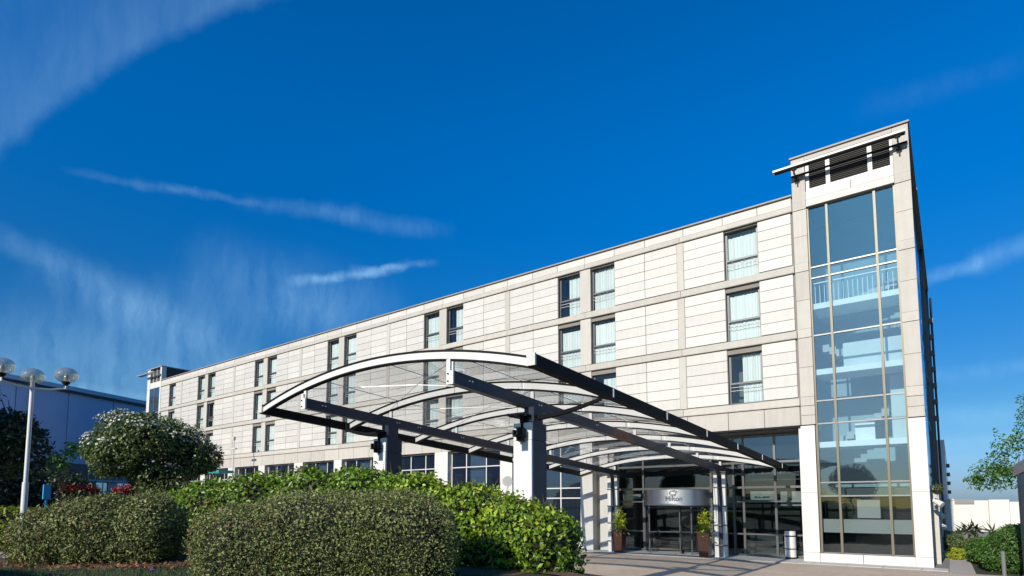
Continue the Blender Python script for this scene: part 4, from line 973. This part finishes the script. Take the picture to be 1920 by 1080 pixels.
# lights on the side wall
for i, (y, z) in enumerate(((28.3, 2.55), (30.2, 2.05), (31.8, 1.55))):
    T = thing('floodlight', ['white floodlight highest and nearest on the hotel side wall', 'white floodlight in the middle on the hotel side wall', 'white floodlight lowest and farthest on the hotel side wall'][i], 'floodlight', (-.6, y, z), group='floodlights on the side wall')
    pbox('bracket', 'frame_dark', T, -.72, -.5, y-.03, y+.03, z-.03, z+.03); MB().tube([(-.55, y-.05, z+.03), (-.30, y-.2, z-.16)], [.10, .12], 10).build('lamp_head', 'white_paint', T, smooth=True)
T = thing('wall_basket', 'round dark hanging basket on the near corner of the side wall', 'hanging basket', (-.5, 27.8, 2.9))
pbox('bracket', 'frame_dark', T, -.65, -.35, 27.78, 27.82, 3.12, 3.15)
MB().lathe(-.42, 27.8, [(.02, 2.78), (.12, 2.82), (.19, 2.95)], 14).build('basket', 'frame_dark', T); rng = np.random.default_rng(5); p = rng.normal(size=(260, 3))*.09+np.array([-.42, 27.8, 3.0]); nr_ = rng.normal(size=(260, 3)); nr_ /= np.linalg.norm(nr_, axis=1)[:, None]
v, f = leaf_mesh(p, nr_, .09, rng); np_mesh('foliage', v, f, 'leaf_shrub', T)

# planters at the door
for i, (x, y, lb) in enumerate(((-13.25, 26.45, 'tall dark brown planter with yellow-green plant left of the revolving door'), (-8.95, 26.3, 'tall reddish brown planter with yellow-green plant right of the revolving door'))):
    T = thing('planter', lb, 'planter', (x, y, .05), group='planters flanking the door'); b = MB(); n0 = 0
    for z, w_ in ((.05, .20), (1.15, .27), (1.15, .22), (1.0, .21)):
        b.v += [(x-w_, y-w_, z), (x+w_, y-w_, z), (x+w_, y+w_, z), (x-w_, y+w_, z)]
    for j in range(3):
        for q in range(4): q2 = (q+1) % 4; b.f.append((j*4+q, j*4+q2, (j+1)*4+q2, (j+1)*4+q))
    b.f += [(0, 3, 2, 1), (12, 13, 14, 15)]; b.build('pot', 'planter', T)
    rng = np.random.default_rng(80+i); p = rng.normal(size=(420, 3))*np.array([.13, .13, .30])+np.array([x, y, 1.55]); nr_ = rng.normal(size=(420, 3)); nr_ /= np.linalg.norm(nr_, axis=1)[:, None]
    v, f = leaf_mesh(p, nr_, .17, rng, aspect=.3); np_mesh('foliage', v, f, 'yellow_green', T)
# litter bin (banded) inside the right-hand glazing
T = thing('litter_bin', 'white cylindrical bin with black bands beside the right entrance pier', 'bin', (-5.75, 27.95, .05))
for z0, z1 in ((.12, .45), (.5, 1.0), (1.06, 1.25)): MB().lathe(-5.75, 27.95, [(0, z0), (.23, z0), (.23, z1), (0, z1)], 24).build('bin_band', 'white_paint', T, smooth=True)
MB().lathe(-5.75, 27.95, [(0, .055), (.21, .055), (.21, 1.3), (0, 1.3)], 24).build('bin_body', 'edge_black', T, smooth=True)
# round sign seen from behind over the hedge
T = thing('road_sign', 'round grey back of a road sign on a thin post before the white pier', 'sign', (-16.4, 21.45, 0))
MB().tube([(-16.4, 21.45, 0), (-16.4, 21.45, 3.3)], .035, 8).build('post', 'silver', T); dv = Vector((-16.4, 21.45, 0)).normalized()
MB().tube([(-16.4, 21.45, 3.48), (-16.4+dv.x*.02, 21.45+dv.y*.02, 3.48)], .24, 24).build('sign_disc', 'silver', T)
# thin lamp in front of the facade
T = thing('street_lamp', 'slender grey street lamp with small twin heads in front of the hotel facade', 'street lamp', (-48.8, 25.3, 0))
MB().tube([(-48.8, 25.3, 0), (-48.8, 25.3, 7.9)], .06, 8).build('pole', 'frame_light', T); MB().box(-49.2, -48.4, 25.2, 25.4, 7.1, 7.2).box(-48.9, -48.7, 25.2, 25.4, 7.9, 8.2).build('lamp_head', 'frame_light', T)
# closed parasol and teal awning
T = thing('parasol', 'folded white parasol standing between the flowering tree and the hedge', 'parasol', (-36.65, 16.03, 0))
MB().tube([(-36.65, 16.03, 0), (-36.65, 16.03, 5.0)], .03, 6).build('pole', 'silver', T); MB().lathe(-36.65, 16.03, [(.05, 3.3), (.42, 3.5), (.38, 4.2), (.2, 4.8), (0, 5.15)], 10).build('canopy', 'white_paint', T, smooth=True)
T = thing('awning', 'low teal awning strip behind the hedge beside the folded parasol', 'awning', (-35.6, 17.2, 0))
MB().box(-36.2, -34.6, 17.1, 18.0, 4.3, 4.45).build('cover', 'teal', T); MB().box(-36.15, -36.1, 17.2, 17.25, 0, 4.3).box(-34.7, -34.65, 17.2, 17.25, 0, 4.3).build('post', 'frame_dark', T)
# railing, red flower boxes, blue box, car at left
T = thing('railing', 'dark vertical bar railing in front of the warehouse', 'railing', (-30.5, 11, 0))
fa, fb = Vector((-31.5, 8.5, 0)), Vector((-31.0, 15.5, 0)); k = MB(); k.tube([fa+Vector((0, 0, 4.0)), fb+Vector((0, 0, 4.0))], .03, 5); k.tube([fa+Vector((0, 0, 3.0)), fb+Vector((0, 0, 3.0))], .03, 5); k.build('rail', 'frame_dark', T)
for i in range(26):
    c = fa.lerp(fb, i/25); link_mesh('baluster', bpy.data.meshes.get('bal') or (lambda me: me)(MB().tube([(0, 0, 0), (0, 0, 4.0)], .022, 5).build('baluster', 'frame_dark', T).data), T, c) if False else MB().tube([c, c+Vector((0, 0, 4.0))], .025, 5).build('baluster', 'frame_dark', T)
for i, (px_, py_, lb) in enumerate(((-28.3, 8.3, 'red flowers in a low box left of the railing'), (-28.0, 10.2, 'smaller clump of red flowers by the foot of the railing'))):
    bush('flower_bed', lb, 'flowers', [((px_, py_, 3.0), (.3, .7, .22), 0)], 900, .09, 'red', 90+i, amp=.03, core=.8, group='red flowers by the railing')
    T_ = [o for o in COL.objects if o.name.startswith('flower_bed')][-1]; pbox('planting_box', 'frame_dark', T_, px_-.28, px_+.28, py_-.68, py_+.68, 2.1, 2.9)
tag(MB().box(-26.1, -26.0, 6.62, 6.84, 2.6, 3.12).box(-26.07, -26.03, 6.70, 6.76, .9, 2.599).build('blue_board', 'blue_box'), 'small bright blue board standing right of the lamp post', 'board')
# car, front seen past the dark tree
def car(x, y, rz, z):
    T = thing('parked_car', 'black parked car half hidden at the left edge behind the golden shrub', 'car', (x, y, z), rz)
    prof = [(-2.1, .35), (-2.15, .75), (-1.9, .92), (-1.25, .98), (-.65, 1.40), (.75, 1.42), (1.5, 1.0), (2.05, .92), (2.15, .6), (2.1, .3)]
    def loc(b_, n_, m_):
        me = bpy.data.meshes.new(n_); me.from_pydata(b_.v, [], b_.f); me.materials.append(M[m_]); o = bpy.data.objects.new(n_, me); COL.objects.link(o); o.parent = T; return o
    loc(MB().prism(prof, -.85, .85), 'body', 'car_paint'); loc(MB().prism([(-1.15, 1.0), (-.62, 1.34), (.70, 1.36), (1.38, 1.02)], -.87, .87), 'side_window', 'glass_side')
    for wx in (-1.35, 1.35):
        for wy in (-.78, .78):
            b_ = MB().tube([(wx, wy-.1, .33), (wx, wy+.1, .33)], .33, 18); loc(b_, 'wheel', 'rubber')
    for wy in (-.6, .6): loc(MB().box(2.12, 2.18, wy-.18, wy+.18, .62, .78), 'headlight', 'white_paint')
car(-29.4, 5.2, R(-50), 2.1)
MB_ = MB().box(-32.5, -26.8, -2, 11.6, -.1, 2.1).build('upper_car_park', 'asphalt'); MB_['kind'] = 'structure'
